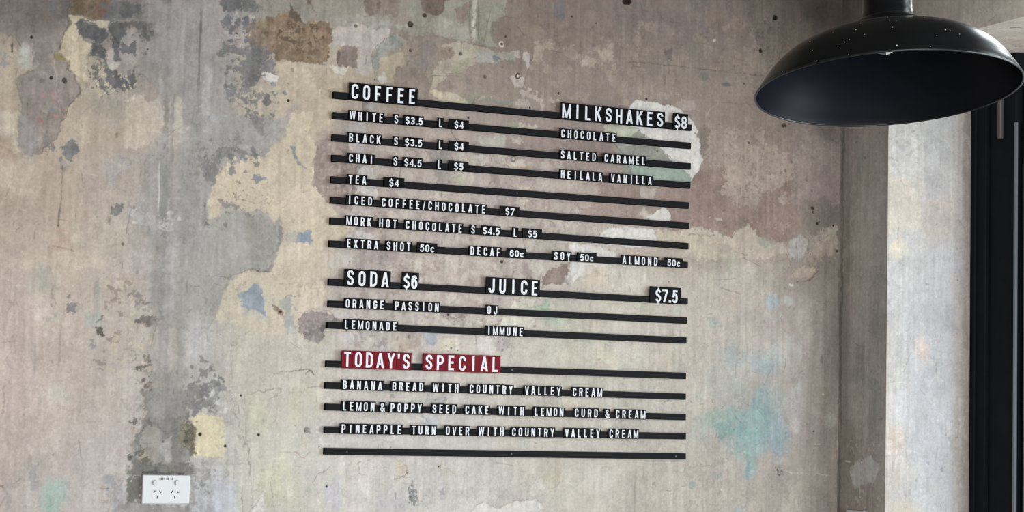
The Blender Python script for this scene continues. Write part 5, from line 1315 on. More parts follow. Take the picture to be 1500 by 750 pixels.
z0, z1 = vs[0] / 1000, vs[-1] / 1000
xl = us[0] / 1000
yb = WY + 0.0004
rest = []
for ua, ub, va, vb in ((-3200, X0 * 1000 + 3, -2, vs[0]), (-3200, X0 * 1000 + 3, vs[-1], CEIL * 1000 + 2), (-3200, us[0], vs[0], vs[-1])):
    u2 = np.linspace(ua, ub, int((ub - ua) / 7) + 1)
    v2 = np.linspace(va, vb, int((vb - va) / 7) + 1)
    A, B_ = np.meshgrid(u2, v2)
    c2, h2 = paint(A, B_, BASE_M, [], 0)
    rest.append(grid_sheet(u2, v2, c2, h2, on_wall))
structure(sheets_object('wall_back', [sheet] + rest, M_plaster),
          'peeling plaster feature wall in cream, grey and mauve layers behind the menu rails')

# the right wall: a narrow pier beside the corner, the bright window reveal, the lintel and its soffit
BASE_R, OPS_R = ([-217, -108, 12], [1090, 1350, 1600, 1850, 2100, 2350, 2480, 2760], [
    [(164,160,154),(157,151,144),(145,138,131)],
    [(164,160,155),(155,149,143),(145,139,132)],
    [(159,155,151),(164,160,155),(145,139,133)],
    [(154,152,148),(167,164,159),(148,142,136)],
    [(160,158,154),(170,166,160),(151,144,138)],
    [(161,157,152),(163,157,152),(145,138,133)],
    [(140,134,129),(127,121,116),(103,97,92)],
    [(128,122,117),(103,97,92),(83,77,72)],
]), [
    ('P',[(-43,1347),(-82,1376),(-137,1390),(-188,1370),(-170,1329),(-112,1308),(-74,1292)],(186,186,184),7.53,3.76,0.95,0,0,0.06),
    ('P',[(-114,1590),(-158,1617),(-191,1571),(-174,1442),(-123,1442)],(147,147,143),15.06,12.55,0.7,0.05,0,0.1),
    ('B',-100,1627,54.4,81.0,(138,138,134),0.75),
    ('B',-185,1921,47.6,129.6,(155,154,151),0.6),
    ('B',-151,2073,61.2,64.8,(167,165,161),0.7),
    ('B',-100,2209,47.6,48.6,(155,153,150),0.6),
    ('B',-57,1834,40.8,97.2,(179,173,167),0.6),
    ('B',-172,1755,40.8,64.8,(140,139,136),0.7),
    ('B',-83,1515,47.6,64.8,(171,163,156),0.6),
    ('B',-52,1403,34.0,64.8,(138,131,124),0.6),
    ('B',-148,1277,47.6,48.6,(146,142,136),0.6),
    ('S',2,2298,1214,10.2,(107,103,98),0.7),
    ('S',-26,2084,1328,20.4,(133,127,121),0.4),
    ('S',-121,1850,1221,13.6,(179,175,169),0.4),
    ('S',-217,2254,1226,5.44,(196,190,184),0.7),
    ('C',[(-66,1693),(-119,1686)],2.51,(123,120,116),0.8,2.51,0.3),
    ('C',[(-26,1372),(-52,1371)],3.51,(220,214,206),0.8,1.25,0),
    ('H',-105,1376,3.01,(44,40,36),1),
    ('H',-207,1343,3.01,(54,40,36),0.5),
    ('F',[(-31,1440),(-218,1443),(-222,1226),(-35,1216)],(191,187,181),20.08,0.25,0.5,0),
]
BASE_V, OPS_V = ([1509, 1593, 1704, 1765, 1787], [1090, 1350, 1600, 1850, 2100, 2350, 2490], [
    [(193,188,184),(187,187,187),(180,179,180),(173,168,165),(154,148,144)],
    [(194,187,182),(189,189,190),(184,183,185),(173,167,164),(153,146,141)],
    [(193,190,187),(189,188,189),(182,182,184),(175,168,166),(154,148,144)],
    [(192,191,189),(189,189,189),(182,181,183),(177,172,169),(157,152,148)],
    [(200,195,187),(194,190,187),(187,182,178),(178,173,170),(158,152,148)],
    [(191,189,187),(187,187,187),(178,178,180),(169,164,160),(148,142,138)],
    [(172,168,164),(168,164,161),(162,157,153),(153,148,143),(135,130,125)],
]), [
    ('P',[(1507,2145),(1562,2145),(1610,2107),(1624,2009),(1508,2000)],(203,196,185),5.43,4.53,0.9,0,0,0.04),
    ('P',[(1624,2082),(1716,2099),(1724,1995),(1620,1996)],(187,179,173),5.43,5.43,0.85,0,0,0.04),
    ('P',[(1626,2271),(1703,2283),(1719,2109),(1641,2094),(1618,2186)],(179,179,181),9.05,7.24,0.75,0,0,0.04),
    ('P',[(1517,2244),(1617,2271),(1623,2168),(1529,2143)],(195,194,194),7.24,7.24,0.7,0.0,0.0,0.06),
    ('B',1544,1949,36.0,38.88,(208,199,184),0.95),
    ('B',1576,1895,60.0,64.8,(196,196,196),0.7),
    ('B',1711,1921,68.0,72.9,(181,180,183),0.8),
    ('B',1717,1766,32.0,45.36,(162,160,163),0.8),
    ('B',1656,1775,40.0,32.4,(174,173,176),0.7),
    ('B',1627,1681,32.0,42.12,(202,190,181),0.8),
    ('B',1635,1589,48.0,64.8,(181,182,187),0.85),
    ('B',1675,1428,88.0,145.8,(179,181,186),0.75),
    ('B',1541,1435,32.0,55.08,(194,180,168),0.9),
    ('B',1572,1253,72.0,22.68,(200,192,176),0.8),
    ('B',1727,1299,60.0,81.0,(184,182,185),0.5),
    ('B',1749,1447,32.0,178.2,(184,176,169),0.7),
    ('B',1562,1536,44.0,81.0,(195,194,197),0.6),
    ('B',1525,1699,20.0,64.8,(201,192,183),0.5),
    ('S',1776,2273,1226,18.0,(163,154,149),0.55),
    ('S',1784,2274,1226,6.0,(142,137,132),0.6),
    ('S',1619,2093,1990,2.0,(172,169,167),0.4),
    ('P',[(1708,1790),(1735,1763),(1754,1730),(1726,1722),(1708,1747)],(165,162,165),5.43,3.62,0.8,0.15,0.0,0.06),
    ('C',[(1742,2041),(1760,2023),(1767,2005)],2.71,(152,146,140),0.7,1.81,0.3),
    ('C',[(1667,1723),(1677,1690)],3.62,(162,157,156),0.6,1.81,0.2),
    ('H',1741,1875,1.63,(110,96,88),0.4),
    ('H',1729,1724,1.81,(120,108,102),0.4),
    ('C',[(1533,1380),(1533,1353)],1.81,(135,130,126),0.6,0.91,0.2),
    ('C',[(1511,2141),(1547,2159),(1618,2145)],2.17,(159,155,151),0.5,2.71,0.2),
    ('F',[(1505,2271),(1786,2294),(1787,2218),(1506,2178)],(173,170,167),25.34,0.35,0.5,0),
    ('F',[(1511,1735),(1578,1738),(1583,1226),(1517,1226)],(201,197,194),18.1,0.3,0.5,0),
]
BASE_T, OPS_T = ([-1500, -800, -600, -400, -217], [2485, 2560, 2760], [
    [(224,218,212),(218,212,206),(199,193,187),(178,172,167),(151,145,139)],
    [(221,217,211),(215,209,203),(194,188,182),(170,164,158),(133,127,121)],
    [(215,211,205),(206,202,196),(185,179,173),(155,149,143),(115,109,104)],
]), [
    ('B',-495,2524,48.0,25.92,(177,169,162),0.6),
    ('B',-677,2519,48.0,22.68,(216,213,207),0.6),
    ('B',-623,2476,38.4,12.96,(220,209,200),0.7),
    ('C',[(-645,2499),(-678,2507)],3.22,(151,145,139),0.6,2.01,0.2),
    ('B',-567,2547,33.6,22.68,(176,172,166),0.5),
]
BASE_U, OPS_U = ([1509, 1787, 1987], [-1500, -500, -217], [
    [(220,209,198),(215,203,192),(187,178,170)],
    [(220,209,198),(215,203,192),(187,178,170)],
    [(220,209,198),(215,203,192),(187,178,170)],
]), [
    ('C',[(1579,-643),(1576,-663),(1592,-662)],7.12,(130,118,110),0.8,7.12,0.3),
    ('C',[(1672,-503),(1672,-536)],5.7,(141,129,121),0.7,7.12,0.3),
    ('C',[(1745,-456),(1757,-463)],7.12,(120,109,102),0.8,4.75,0.3),
    ('B',1699,-519,49.0,36.0,(208,192,181),0.6),
]
YE = -4.2                                     # far jamb of the window opening
CY0, CY1 = -2.50, -0.62                      # high opening above the lintel, added for the pendant's highlight
ZS = 0.55                                     # window sill
sh = []
yr = np.linspace(YR * 1000, WY * 1000 + 3, 124)
vr = np.arange(1100.0, 2740.0, 2.0)
A, B_ = np.meshgrid(yr, vr)
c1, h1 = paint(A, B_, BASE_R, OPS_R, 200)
h1 *= sstep(0, 8, A - YR * 1000)
sh.append(grid_sheet(yr, vr, c1, h1, lambda u, v, h: np.stack([np.full_like(u, X0) + h, u, v], 1)))
xv = np.linspace(X0 * 1000, XF * 1000, 140)
vv = np.arange(1100.0, ZL * 1000 + 1, 2.0)
vv[-1] = ZL * 1000
A, B_ = np.meshgrid(xv, vv)
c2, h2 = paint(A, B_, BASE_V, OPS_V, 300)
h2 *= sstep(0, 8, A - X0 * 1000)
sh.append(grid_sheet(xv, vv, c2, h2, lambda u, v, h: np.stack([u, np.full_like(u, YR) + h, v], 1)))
yt = np.arange(-1500.0, YR * 1000 + 1, 2.5)
yt[-1] = YR * 1000
vt = np.arange(ZL * 1000, 2740.0, 2.5)
A, B_ = np.meshgrid(yt, vt)
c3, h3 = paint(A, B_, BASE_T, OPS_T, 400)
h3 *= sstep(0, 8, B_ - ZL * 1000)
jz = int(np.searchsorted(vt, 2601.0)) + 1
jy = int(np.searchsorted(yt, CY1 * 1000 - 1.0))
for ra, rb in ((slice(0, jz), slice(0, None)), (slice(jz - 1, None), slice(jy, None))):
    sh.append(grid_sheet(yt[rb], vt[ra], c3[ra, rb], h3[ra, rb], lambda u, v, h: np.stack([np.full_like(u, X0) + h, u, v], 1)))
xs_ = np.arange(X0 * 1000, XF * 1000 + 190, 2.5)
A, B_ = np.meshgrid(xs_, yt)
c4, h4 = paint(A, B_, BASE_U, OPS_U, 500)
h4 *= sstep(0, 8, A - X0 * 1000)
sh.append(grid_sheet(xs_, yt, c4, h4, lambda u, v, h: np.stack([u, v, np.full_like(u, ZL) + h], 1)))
xb = XF + 0.19
co, f = quads([(X0, YR, 0), (X0, WY + 0.004, 0), (X0, WY + 0.004, 1.1), (X0, YR, 1.1)],
              [(X0, YR, 0), (X0, YR, 1.1), (xb, YR, 1.1), (xb, YR, 0)],
              [(XF, YR, 1.1), (XF, YR, ZL), (xb, YR, ZL), (xb, YR, 1.1)],
              [(X0, YE, ZL), (X0, -1.5, ZL), (X0, -1.5, 2.60), (X0, YE, 2.60)],
              [(X0, CY1, vt[-1] / 1000), (X0, WY + 0.004, vt[-1] / 1000), (X0, WY + 0.004, 3.28), (X0, CY1, 3.28)],
              [(X0, YE, 2.60), (X0, CY0, 2.60), (X0, CY0, 3.28), (X0, YE, 3.28)],
              [(X0, YE, 3.28), (X0, WY + 0.004, 3.28), (X0, WY + 0.004, CEIL), (X0, YE, CEIL)],
              [(X0, CY0, 2.60), (X0, CY1, 2.60), (xb, CY1, 2.60), (xb, CY0, 2.60)],
              [(X0, CY0, 3.28), (X0, CY1, 3.28), (xb, CY1, 3.28), (xb, CY0, 3.28)],
              [(X0, CY1, 2.60), (xb, CY1, 2.60), (xb, CY1, 3.28), (X0, CY1, 3.28)],
              [(X0, CY0, 2.60), (xb, CY0, 2.60), (xb, CY0, 3.28), (X0, CY0, 3.28)],
              [(X0, YE, ZL), (xb, YE, ZL), (xb, -1.5, ZL), (X0, -1.5, ZL)],
              [(X0, -7.0, 0), (X0, YE, 0), (X0, YE, CEIL), (X0, -7.0, CEIL)],
              [(X0, YE, 0), (X0, YR, 0), (X0, YR, ZS), (X0, YE, ZS)],
              [(X0, YE, ZS), (X0, YR, ZS), (xb, YR, ZS), (xb, YE, ZS)],
              [(X0, YE, ZS), (xb, YE, ZS), (xb, YE, ZL), (X0, YE, ZL)])
structure(sheets_object('wall_right', sh, M_plaster, (co, f, plain)),
          'right plaster wall with a dim pier and bright window reveal beside the black frame')


def plain_box(name, args, mat, label=None, cat=None):
    bm = bmesh.new()
    box(bm, *args)
    o = link_mesh(name, bm, mat)
    return structure(o, label, cat) if label else structure(o)


plain_box('floor', (-3.3, X0 + 0.5, -7.1, WY + 0.1, -0.1, 0.0), M_floor)
plain_box('ceiling', (-3.3, X0 + 0.5, -7.1, WY + 0.1, CEIL, CEIL + 0.1), M_ceil)
plain_box('wall_left', (-3.3, -3.2, -7.1, WY + 0.1, 0.0, CEIL), M_paint)
bm = bmesh.new()
box(bm, -3.2, X0 + 0.3, -7.1, -7.0, 2.75, CEIL)
box(bm, -3.2, X0 + 0.3, -7.1, -7.0, 0.0, 0.25)
box(bm, -3.2, -2.9, -7.1, -7.0, 0.25, 2.75)
box(bm, X0 - 0.1, X0 + 0.3, -7.1, -7.0, 0.25, 2.75)
structure(link_mesh('wall_front', bm, M_paint))

# glass
M_glass = bpy.data.materials.new('window_glass')
M_glass.use_nodes = True
nt = M_glass.node_tree
nt.nodes.clear()
go = nt.nodes.new('ShaderNodeOutputMaterial')
gm = nt.nodes.new('ShaderNodeMixShader')
gt = nt.nodes.new('ShaderNodeBsdfTransparent')
gt.inputs[0].default_value = (0.93, 0.96, 0.96, 1)
gg = nt.nodes.new('ShaderNodeBsdfGlossy')
gg.inputs['Roughness'].default_value = 0.02
gf = nt.nodes.new('ShaderNodeFresnel')
gf.inputs[0].default_value = 1.45
ge = nt.nodes.new('ShaderNodeNewGeometry')
gs = nt.nodes.new('ShaderNodeMath')
gs.operation = 'SUBTRACT'
gs.inputs[0].default_value = 1.0
gk = nt.nodes.new('ShaderNodeMath')
gk.operation = 'MULTIPLY'
nt.links.new(ge.outputs['Backfacing'], gs.inputs[1])
nt.links.new(gf.outputs[0], gk.inputs[0])
nt.links.new(gs.outputs[0], gk.inputs[1])          # only the entry face mirrors, so slanting light still gets out
nt.links.new(gk.outputs[0], gm.inputs[0])
nt.links.new(gt.outputs[0], gm.inputs[1])
nt.links.new(gg.outputs[0], gm.inputs[2])
nt.links.new(gm.outputs[0], go.inputs[0])

# the black steel window in the right wall
win = thing('window_1', 'black framed window at the right edge beside the bright plaster reveal', 'window', (XF, YR, ZS))
win['kind'] = 'structure'


def wpart(name, boxes, mat, bev=0.0):
    bm = bmesh.new()
    for b in boxes:
        box(bm, b[0] - XF, b[1] - XF, b[2] - YR, b[3] - YR, b[4] - ZS, b[5] - ZS, bev)
    return link_mesh(name, bm, mat, win)


zt = ZL - 0.0005
wpart('jamb', [(XF, XF + 0.14, YR - 0.060, YR - 0.0005, ZS, zt),
               (XF - 0.006, XF + 0.12, YR - 0.022, YR - 0.0005, ZS, zt),
               (XF + 0.012, XF + 0.12, YR - 0.172, YR - 0.060, ZS, zt)], M_frame, 0.002)
wpart('jamb', [(XF, XF + 0.14, YE + 0.001, YE + 0.17, ZS, zt)], M_frame, 0.002)
wpart('head', [(XF + 0.085, XF + 0.16, YE + 0.17, YR - 0.172, ZL - 0.09, zt)], M_frame, 0.006)
wpart('sill', [(XF, XF + 0.16, YE + 0.17, YR - 0.172, ZS + 0.0005, ZS + 0.07)], M_frame, 0.003)
wpart('glazing_channel', [(XF + 0.004, XF + 0.011, YR - 0.184, YR - 0.174, ZS + 0.07, 2.293)], M_alu, 0.001)
wpart('glazing_bead', [(XF + 0.020, XF + 0.029, YR - 0.24, YR - 0.196, ZS + 0.07, 2.293)], M_alu, 0.001)
wpart('sash_stile', [(XF + 0.03, XF + 0.06, YR - 0.215, YR - 0.184, ZS + 0.07, ZL - 0.09)], M_frame, 0.001)
for y in (-1.15, -2.15, -3.15):
    wpart('mullion', [(XF + 0.02, XF + 0.08, y - 0.03, y + 0.03, ZS + 0.07, ZL - 0.09)], M_frame, 0.003)
wpart('pane', [(XF + 0.058, XF + 0.062, YE + 0.17, YR - 0.2, ZS + 0.07, ZL - 0.09)], M_glass)

win = thing('added_window_2', 'added unseen high window above the lintel, for the lamp highlight', 'window', (X0 + 0.1, (CY0 + CY1) / 2, 2.60))
win['kind'] = 'structure'  # unseen window, added so the shade catches its upper-right highlight
hw = (CY1 - CY0) / 2
bm = bmesh.new()
for b in ((-hw, hw, 0.0005, 0.045), (-hw, hw, 0.635, 0.6795), (-hw, -hw + 0.045, 0.045, 0.635), (hw - 0.03, hw, 0.045, 0.635), (-0.02, 0.02, 0.045, 0.635)):
    box(bm, -0.02, 0.03, b[0], b[1], b[2], b[3], 0.002)
link_mesh('frame', bm, M_frame, win)
bm = bmesh.new()
box(bm, 0.003, 0.007, -hw + 0.045, hw - 0.03, 0.045, 0.635)
link_mesh('pane', bm, M_glass, win)

# ------------------------------------------------------------------ lettering
def arc(cx, cy, rx, ry, a0, a1, n=7):
    return [(cx + rx * math.cos(math.radians(a0 + (a1 - a0) * i / n)), cy + ry * math.sin(math.radians(a0 + (a1 - a0) * i / n))) for i in range(n + 1)]


def bez(p, q, r, s, n=8):
    o = []
    for i in range(n + 1):
        t = i / n
        o.append(tuple((1 - t) ** 3 * p[j] + 3 * t * (1 - t) ** 2 * q[j] + 3 * t * t * (1 - t) * r[j] + t ** 3 * s[j] for j in (0, 1)))
    return o


def stroke(pts, t, closed=False):
    """ribbon of quads round a centre line"""
    P = [Vector(p) for i, p in enumerate(pts) if i == 0 or (Vector(p) - Vector(pts[i - 1])).length > 1e-6]
    if closed and (P[0] - P[-1]).length < 1e-6:
        P.pop()
    n = len(P)
    lo, hi = [], []
    for i in range(n):
        a = P[i - 1] if (i > 0 or closed) else None
        b = P[(i + 1) % n] if (i < n - 1 or closed) else None
        d1 = (P[i] - a).normalized() if a is not None else (b - P[i]).normalized()
        d2 = (b - P[i]).normalized() if b is not None else d1
        n1, n2 = Vector((-d1.y, d1.x)), Vector((-d2.y, d2.x))
        m = (n1 + n2)
        m = m.normalized() if m.length > 1e-6 else n1
        k = min(1.0 / max(0.3, m.dot(n1)), 1.8)
        hi.append(P[i] + m * (t / 2 * k)); lo.append(P[i] - m * (t / 2 * k))
    out = []
    for i in range(n if closed else n - 1):
        j = (i + 1) % n
        out.append([lo[i], lo[j], hi[j], hi[i]])
    return out


def glyph(ch, w, t):
    """quads of a condensed grotesque character in a box of width w, height 1"""
    a = t / 2
    Lx, R, T, B, cx = a, w - a, 1 - a, a, w / 2
    rx = (R - Lx) / 2
    ry = min(0.30, rx * 1.2)
    S = lambda pts, c=False: stroke(pts, t, c)
    Q = lambda x0, y0, x1, y1: [[(x0, y0), (x1, y0), (x1, y1), (x0, y1)]]
    V_ = lambda: Q(0, 0, t, 1)
    loop = lambda y0, y1, r: arc(R - rx, y1 - r, rx, r, 0, 90) + arc(Lx + rx, y1 - r, rx, r, 90, 180) + arc(Lx + rx, y0 + r, rx, r, 180, 270) + arc(R - rx, y0 + r, rx, r, 270, 360)
    bowl = lambda y0, y1, x: [(t * 0.5, y1), (x, y1)] + arc(x, y1 - min(rx, (y1 - y0) / 2), R - x, min(rx, (y1 - y0) / 2), 90, 0)[1:] + arc(x, y0 + min(rx, (y1 - y0) / 2), R - x, min(rx, (y1 - y0) / 2), 0, -90) + [(t * 0.5, y0)]
    h = t * 0.92
    if ch in 'O0': return S(loop(B, T, ry), True)
    if ch == 'C': return S([(R, 0.66)] + arc(cx, T - ry, rx, ry, 0, 180) + arc(cx, B + ry, rx, ry, 180, 360) + [(R, 0.34)])
    if ch == 'G': return S([(R, 0.68)] + arc(cx, T - ry, rx, ry, 0, 180) + arc(cx, B + ry, rx, ry, 180, 360) + [(R, 0.48), (cx, 0.48)])
    if ch == 'c':
        q = 0.71 - a
        r_ = min(ry, (q - B) / 2)
        return S(arc(cx, q - r_, rx, r_, 32, 180) + arc(cx, B + r_, rx, r_, 180, 328))
    if ch in 'S$':
        ys = 1.0 if ch == 'S' else 0.97
        top = arc(cx, T - ry, rx, ry, 8, 180)
        if ch == '$':
            ry = 0.235
            g = S(arc(cx, T - ry, rx, ry, 20, 180) + bez((Lx, T - ry), (Lx, 0.56), (R, 0.50), (R, B + ry))[1:] + arc(cx, B + ry, rx, ry, 0, -160)[1:])
        else: g = S([(R, 0.70)] + top + bez((Lx, T - ry), (Lx, 0.50), (R, 0.56), (R, B + ry))[1:] + arc(cx, B + ry, rx, ry, 0, -180)[1:] + [(Lx, 0.30)])
        if ch == '$':
            g += Q(cx - t * 0.25, -0.12, cx + t * 0.25, 0.08) + Q(cx - t * 0.25, 0.92, cx + t * 0.25, 1.12)
        return g
    if ch == 'I': return Q(cx - t / 2, 0, cx + t / 2, 1)
    if ch == 'L': return V_() + Q(t, 0, w * 0.93, h)
    if ch == 'T': return Q(cx - t / 2, 0, cx + t / 2, 1 - h) + Q(0, 1 - h, w, 1)
    if ch == 'E': return V_() + Q(t, 0, w * 0.95, h) + Q(t, 0.5 - h / 2 + 0.02, w * 0.86, 0.5 + h / 2 + 0.02) + Q(t, 1 - h, w * 0.95, 1)
    if ch == 'F': return V_() + Q(t, 0.47 - h / 2, w * 0.84, 0.47 + h / 2) + Q(t, 1 - h, w * 0.95, 1)
    if ch == 'H': return V_() + Q(w - t, 0, w, 1) + Q(t, 0.51 - h / 2, w - t, 0.51 + h / 2)
    if ch == 'D': return V_() + S([(t * 0.5, T), (w * 0.45, T)] + arc(w * 0.45, T - ry, R - w * 0.45, ry, 90, 0)[1:] + arc(w * 0.45, B + ry, R - w * 0.45, ry, 0, -90) + [(t * 0.5, B)])
    if ch == 'B': return V_() + S(bowl(0.52, T, w * 0.46)) + S(bowl(B, 0.52, w * 0.48))
    if ch == 'P': return V_() + S(bowl(0.44, T, w * 0.48))
    if ch == 'R': return V_() + S(bowl(0.48, T, w * 0.48)) + [[(w * 0.48, 0.48), (w * 0.48 + t, 0.48), (w, 0), (w - t * 1.02, 0)]]
    if ch == 'U': return S([(Lx, 1)] + arc(cx, B + ry, rx, ry, 180, 360) + [(R, 1)])
    if ch == 'J': return S([(R, 1)] + arc(cx, B + ry, rx, ry, 0, -180) + [(Lx, 0.32)])
    if ch == 'A':
        return [[(0, 0), (t * 1.0, 0), (cx + t * 0.42, 1), (cx - t * 0.55, 1)], [(w - t * 1.0, 0), (w, 0), (cx + t * 0.55, 1), (cx - t * 0.42, 1)], [(w * 0.22, 0.2), (w * 0.78, 0.2), (w * 0.74, 0.2 + h * 0.9), (w * 0.26, 0.2 + h * 0.9)]]
    if ch == 'V':
        return [[(0, 1), (t * 1.02, 1), (cx + t * 0.42, 0), (cx - t * 0.55, 0)], [(w - t * 1.02, 1), (w, 1), (cx + t * 0.55, 0), (cx - t * 0.42, 0)]]
    if ch == 'W':
        q = w / 4
        o = []
        for x0, x1, f in ((0, q, 1), (2 * q, q, 1), (2 * q, 3 * q, 1), (w, 3 * q, 1)):
            s = 0.5 * t * 0.98
            xa = min(max(x0, s), w - s)
            o.append([(x1 - s, 0), (x1 + s, 0), (xa + s, 1), (xa - s, 1)])
        return o
    if ch == 'M':
        s = t * 0.42
        return V_() + Q(w - t, 0, w, 1) + [[(cx - s, 0.02), (cx + s, 0.02), (t * 0.95, 1), (0, 1)], [(cx - s, 0.02), (cx + s, 0.02), (w, 1), (w - t * 0.95, 1)]]
    if ch == 'N': return Q(0, 0, t * 0.95, 1) + Q(w - t * 0.95, 0, w, 1) + [[(w - t * 1.15, 0), (w, 0), (t * 1.15, 1), (0, 1)]]
    if ch == 'K': return V_() + [[(t * 0.9, 0.34), (t * 0.9, 0.56), (w - t * 1.15, 1), (w, 1)], [(w - t * 1.15, 0), (w, 0), (w * 0.52, 0.66), (w * 0.52 - t * 0.9, 0.52)]]
    if ch == 'X': return [[(0, 0), (t * 1.1, 0), (w, 1), (w - t * 1.1, 1)], [(w - t * 1.1, 0), (w, 0), (t * 1.1, 1), (0, 1)]]
    if ch == 'Y': return Q(cx - t / 2, 0, cx + t / 2, 0.46) + [[(cx - t / 2, 0.40), (cx + t / 2, 0.40), (t * 1.05, 1), (0, 1)], [(cx - t / 2, 0.40), (cx + t / 2, 0.40), (w, 1), (w - t * 1.05, 1)]]
    if ch == '/': return [[(w * 0.1, -0.02), (w * 0.1 + t * 0.8, -0.02), (w * 0.9, 1.02), (w * 0.9 - t * 0.8, 1.02)]]
    if ch == "'": return [[(cx - t * 0.35, 0.66), (cx + t * 0.35, 0.66), (cx + t * 0.55, 1), (cx - t * 0.55, 1)]]
    if ch == '.': return Q(cx - t * 0.58, 0, cx + t * 0.58, t * 1.1)
    if ch == '&':
        p = [(w * 1.0, 0.0)] + bez((w * 0.95, 0.05), (w * 0.6, 0.42), (w * 0.18, 0.62), (w * 0.20, 0.80), 8) + arc(w * 0.44, 0.80, w * 0.24, 0.20 - a, 180, 0, 8)[1:] + bez((w * 0.68, 0.80), (w * 0.68, 0.62), (Lx, 0.52), (Lx, 0.28), 8)[1:] + arc(Lx + w * 0.34, 0.28, w * 0.34, 0.28 - a, 180, 290, 8)[1:] + [(w * 0.80, 0.22), (w * 0.94, 0.48)]
        return stroke(p, t * 0.9)
    if ch == '3':
        r2 = (T - 0.52) / 2
        return S(arc(cx, T - r2, rx, r2, 165, -90, 10) + [(cx - 0.05, 0.52)]) + S([(cx - 0.05, 0.52)] + arc(cx, B + (0.52 - B) / 2, rx, (0.52 - B) / 2, 90, -165, 10))
    if ch == '8':
        return S(arc(cx, 0.755 - a / 2, rx * 0.92, 0.245 - a / 2, 0, 360, 16), True) + S(arc(cx, (0.53 + B) / 2, rx, (0.53 - B) / 2, 0, 360, 16), True)
    if ch == '6':
        return S(arc(cx, B + 0.29, rx, 0.29, 0, 360, 16), True) + S([(Lx, B + 0.29)] + bez((Lx, 0.5), (Lx, 0.9), (cx * 0.8, T), (cx, T), 7)[1:] + arc(cx, T - 0.22, rx * 0.92, 0.22, 90, 15, 6)[1:])
    if ch == '7': return Q(0, 1 - h, w, 1) + [[(w * 0.16, 0), (w * 0.16 + t, 0), (w, 1 - h), (w - t * 1.0, 1 - h)]]
    if ch == '5':
        r5 = 0.31
        return Q(w * 0.14, 1 - h, w * 0.94, 1) + [[(w * 0.06, 0.44), (w * 0.06 + t * 0.95, 0.44), (w * 0.14 + t * 0.9, 1 - h), (w * 0.14, 1 - h)]] + S([(w * 0.16, 0.47)] + arc(cx - 0.01, B + r5 - 0.02, rx, r5, 125, -160, 14))
    if ch == '4':
        return Q(w * 0.58, 0, w * 0.58 + t, 1) + Q(0, 0.22, w, 0.22 + h * 0.85) + [[(0, 0.22), (t * 0.95, 0.22 + h * 0.85), (w * 0.58 + t * 0.2, 0.82), (w * 0.58 + t * 0.2, 1)]]
    return []


def add_quads(bm, qs, sx, sz, ox, oz, y0, y1):
    for qi, q in enumerate(qs):
        yf = y1 - 0.000012 * (qi % 16)      # overlapping strokes never share one plane
        p = [(ox + x * sx, oz + z * sz) for x, z in q]
        ar = sum(p[i][0] * p[(i + 1) % 4][1] - p[(i + 1) % 4][0] * p[i][1] for i in range(4))
        if abs(ar) < 1e-12:
            continue
        if ar < 0:
            p.reverse()
        fr = [bm.verts.new((x, yf, z)) for x, z in p]
        bk = [bm.verts.new((x, y0, z)) for x, z in p]
        bm.faces.new(fr)
        for i in range(4):
            bm.faces.new((fr[i], bk[i], bk[(i + 1) % 4], fr[(i + 1) % 4]))


RAILS = [
    (-0.002, 2.2716, 1.0225, 2.2717, 'slim black topmost rail carrying COFFEE and MILKSHAKES'),
    (-0.0021, 2.22, 1.0214, 2.2224, 'slim black rail carrying WHITE and CHOCOLATE'),
    (-0.0016, 2.1643, 1.022, 2.1667, 'slim black rail carrying BLACK and SALTED CARAMEL'),
    (-0.0005, 2.113, 1.0219, 2.1148, 'slim black rail carrying CHAI and VANILLA'),
    (-0.0014, 2.059, 1.0192, 2.0601, 'slim black rail carrying only TEA and its price'),
    (-0.0007, 2.0079, 1.0202, 2.0056, 'slim black rail carrying ICED COFFEE/CHOCOLATE'),
    (-0.0002, 1.9559, 1.0192, 1.9502, 'slim black rail carrying HOT CHOCOLATE and prices'),
    (-0.0007, 1.8989, 1.0181, 1.8995, 'slim black rail carrying EXTRA SHOT, DECAF, SOY and ALMOND'),
    (0.0006, 1.8038, 1.02, 1.8013, 'slim black rail carrying SODA and JUICE headings'),
    (0.0014, 1.7497, 1.0189, 1.7499, 'slim black rail carrying ORANGE PASSION and OJ'),
    (0.0008, 1.6972, 1.0178, 1.6967, 'slim black rail carrying LEMONADE and IMMUNE'),
    (0.0004, 1.601, 1.0182, 1.6017, "slim black rail carrying the red TODAY'S SPECIAL tiles"),
    (-0.0001, 1.5479, 1.0186, 1.5462, 'slim black rail carrying BANANA BREAD line'),
    (0.0017, 1.495, 1.0197, 1.4916, 'slim black rail carrying LEMON & POPPY SEED CAKE line'),
    (0.0017, 1.4388, 1.0207, 1.4407, 'slim black rail carrying PINEAPPLE TURN OVER line'),
    (0.0025, 1.3861, 1.0217, 1.3871, 'slim black empty bottom rail with no letters'),
]          # x0, z0, x1, z1 of the top edge and the label
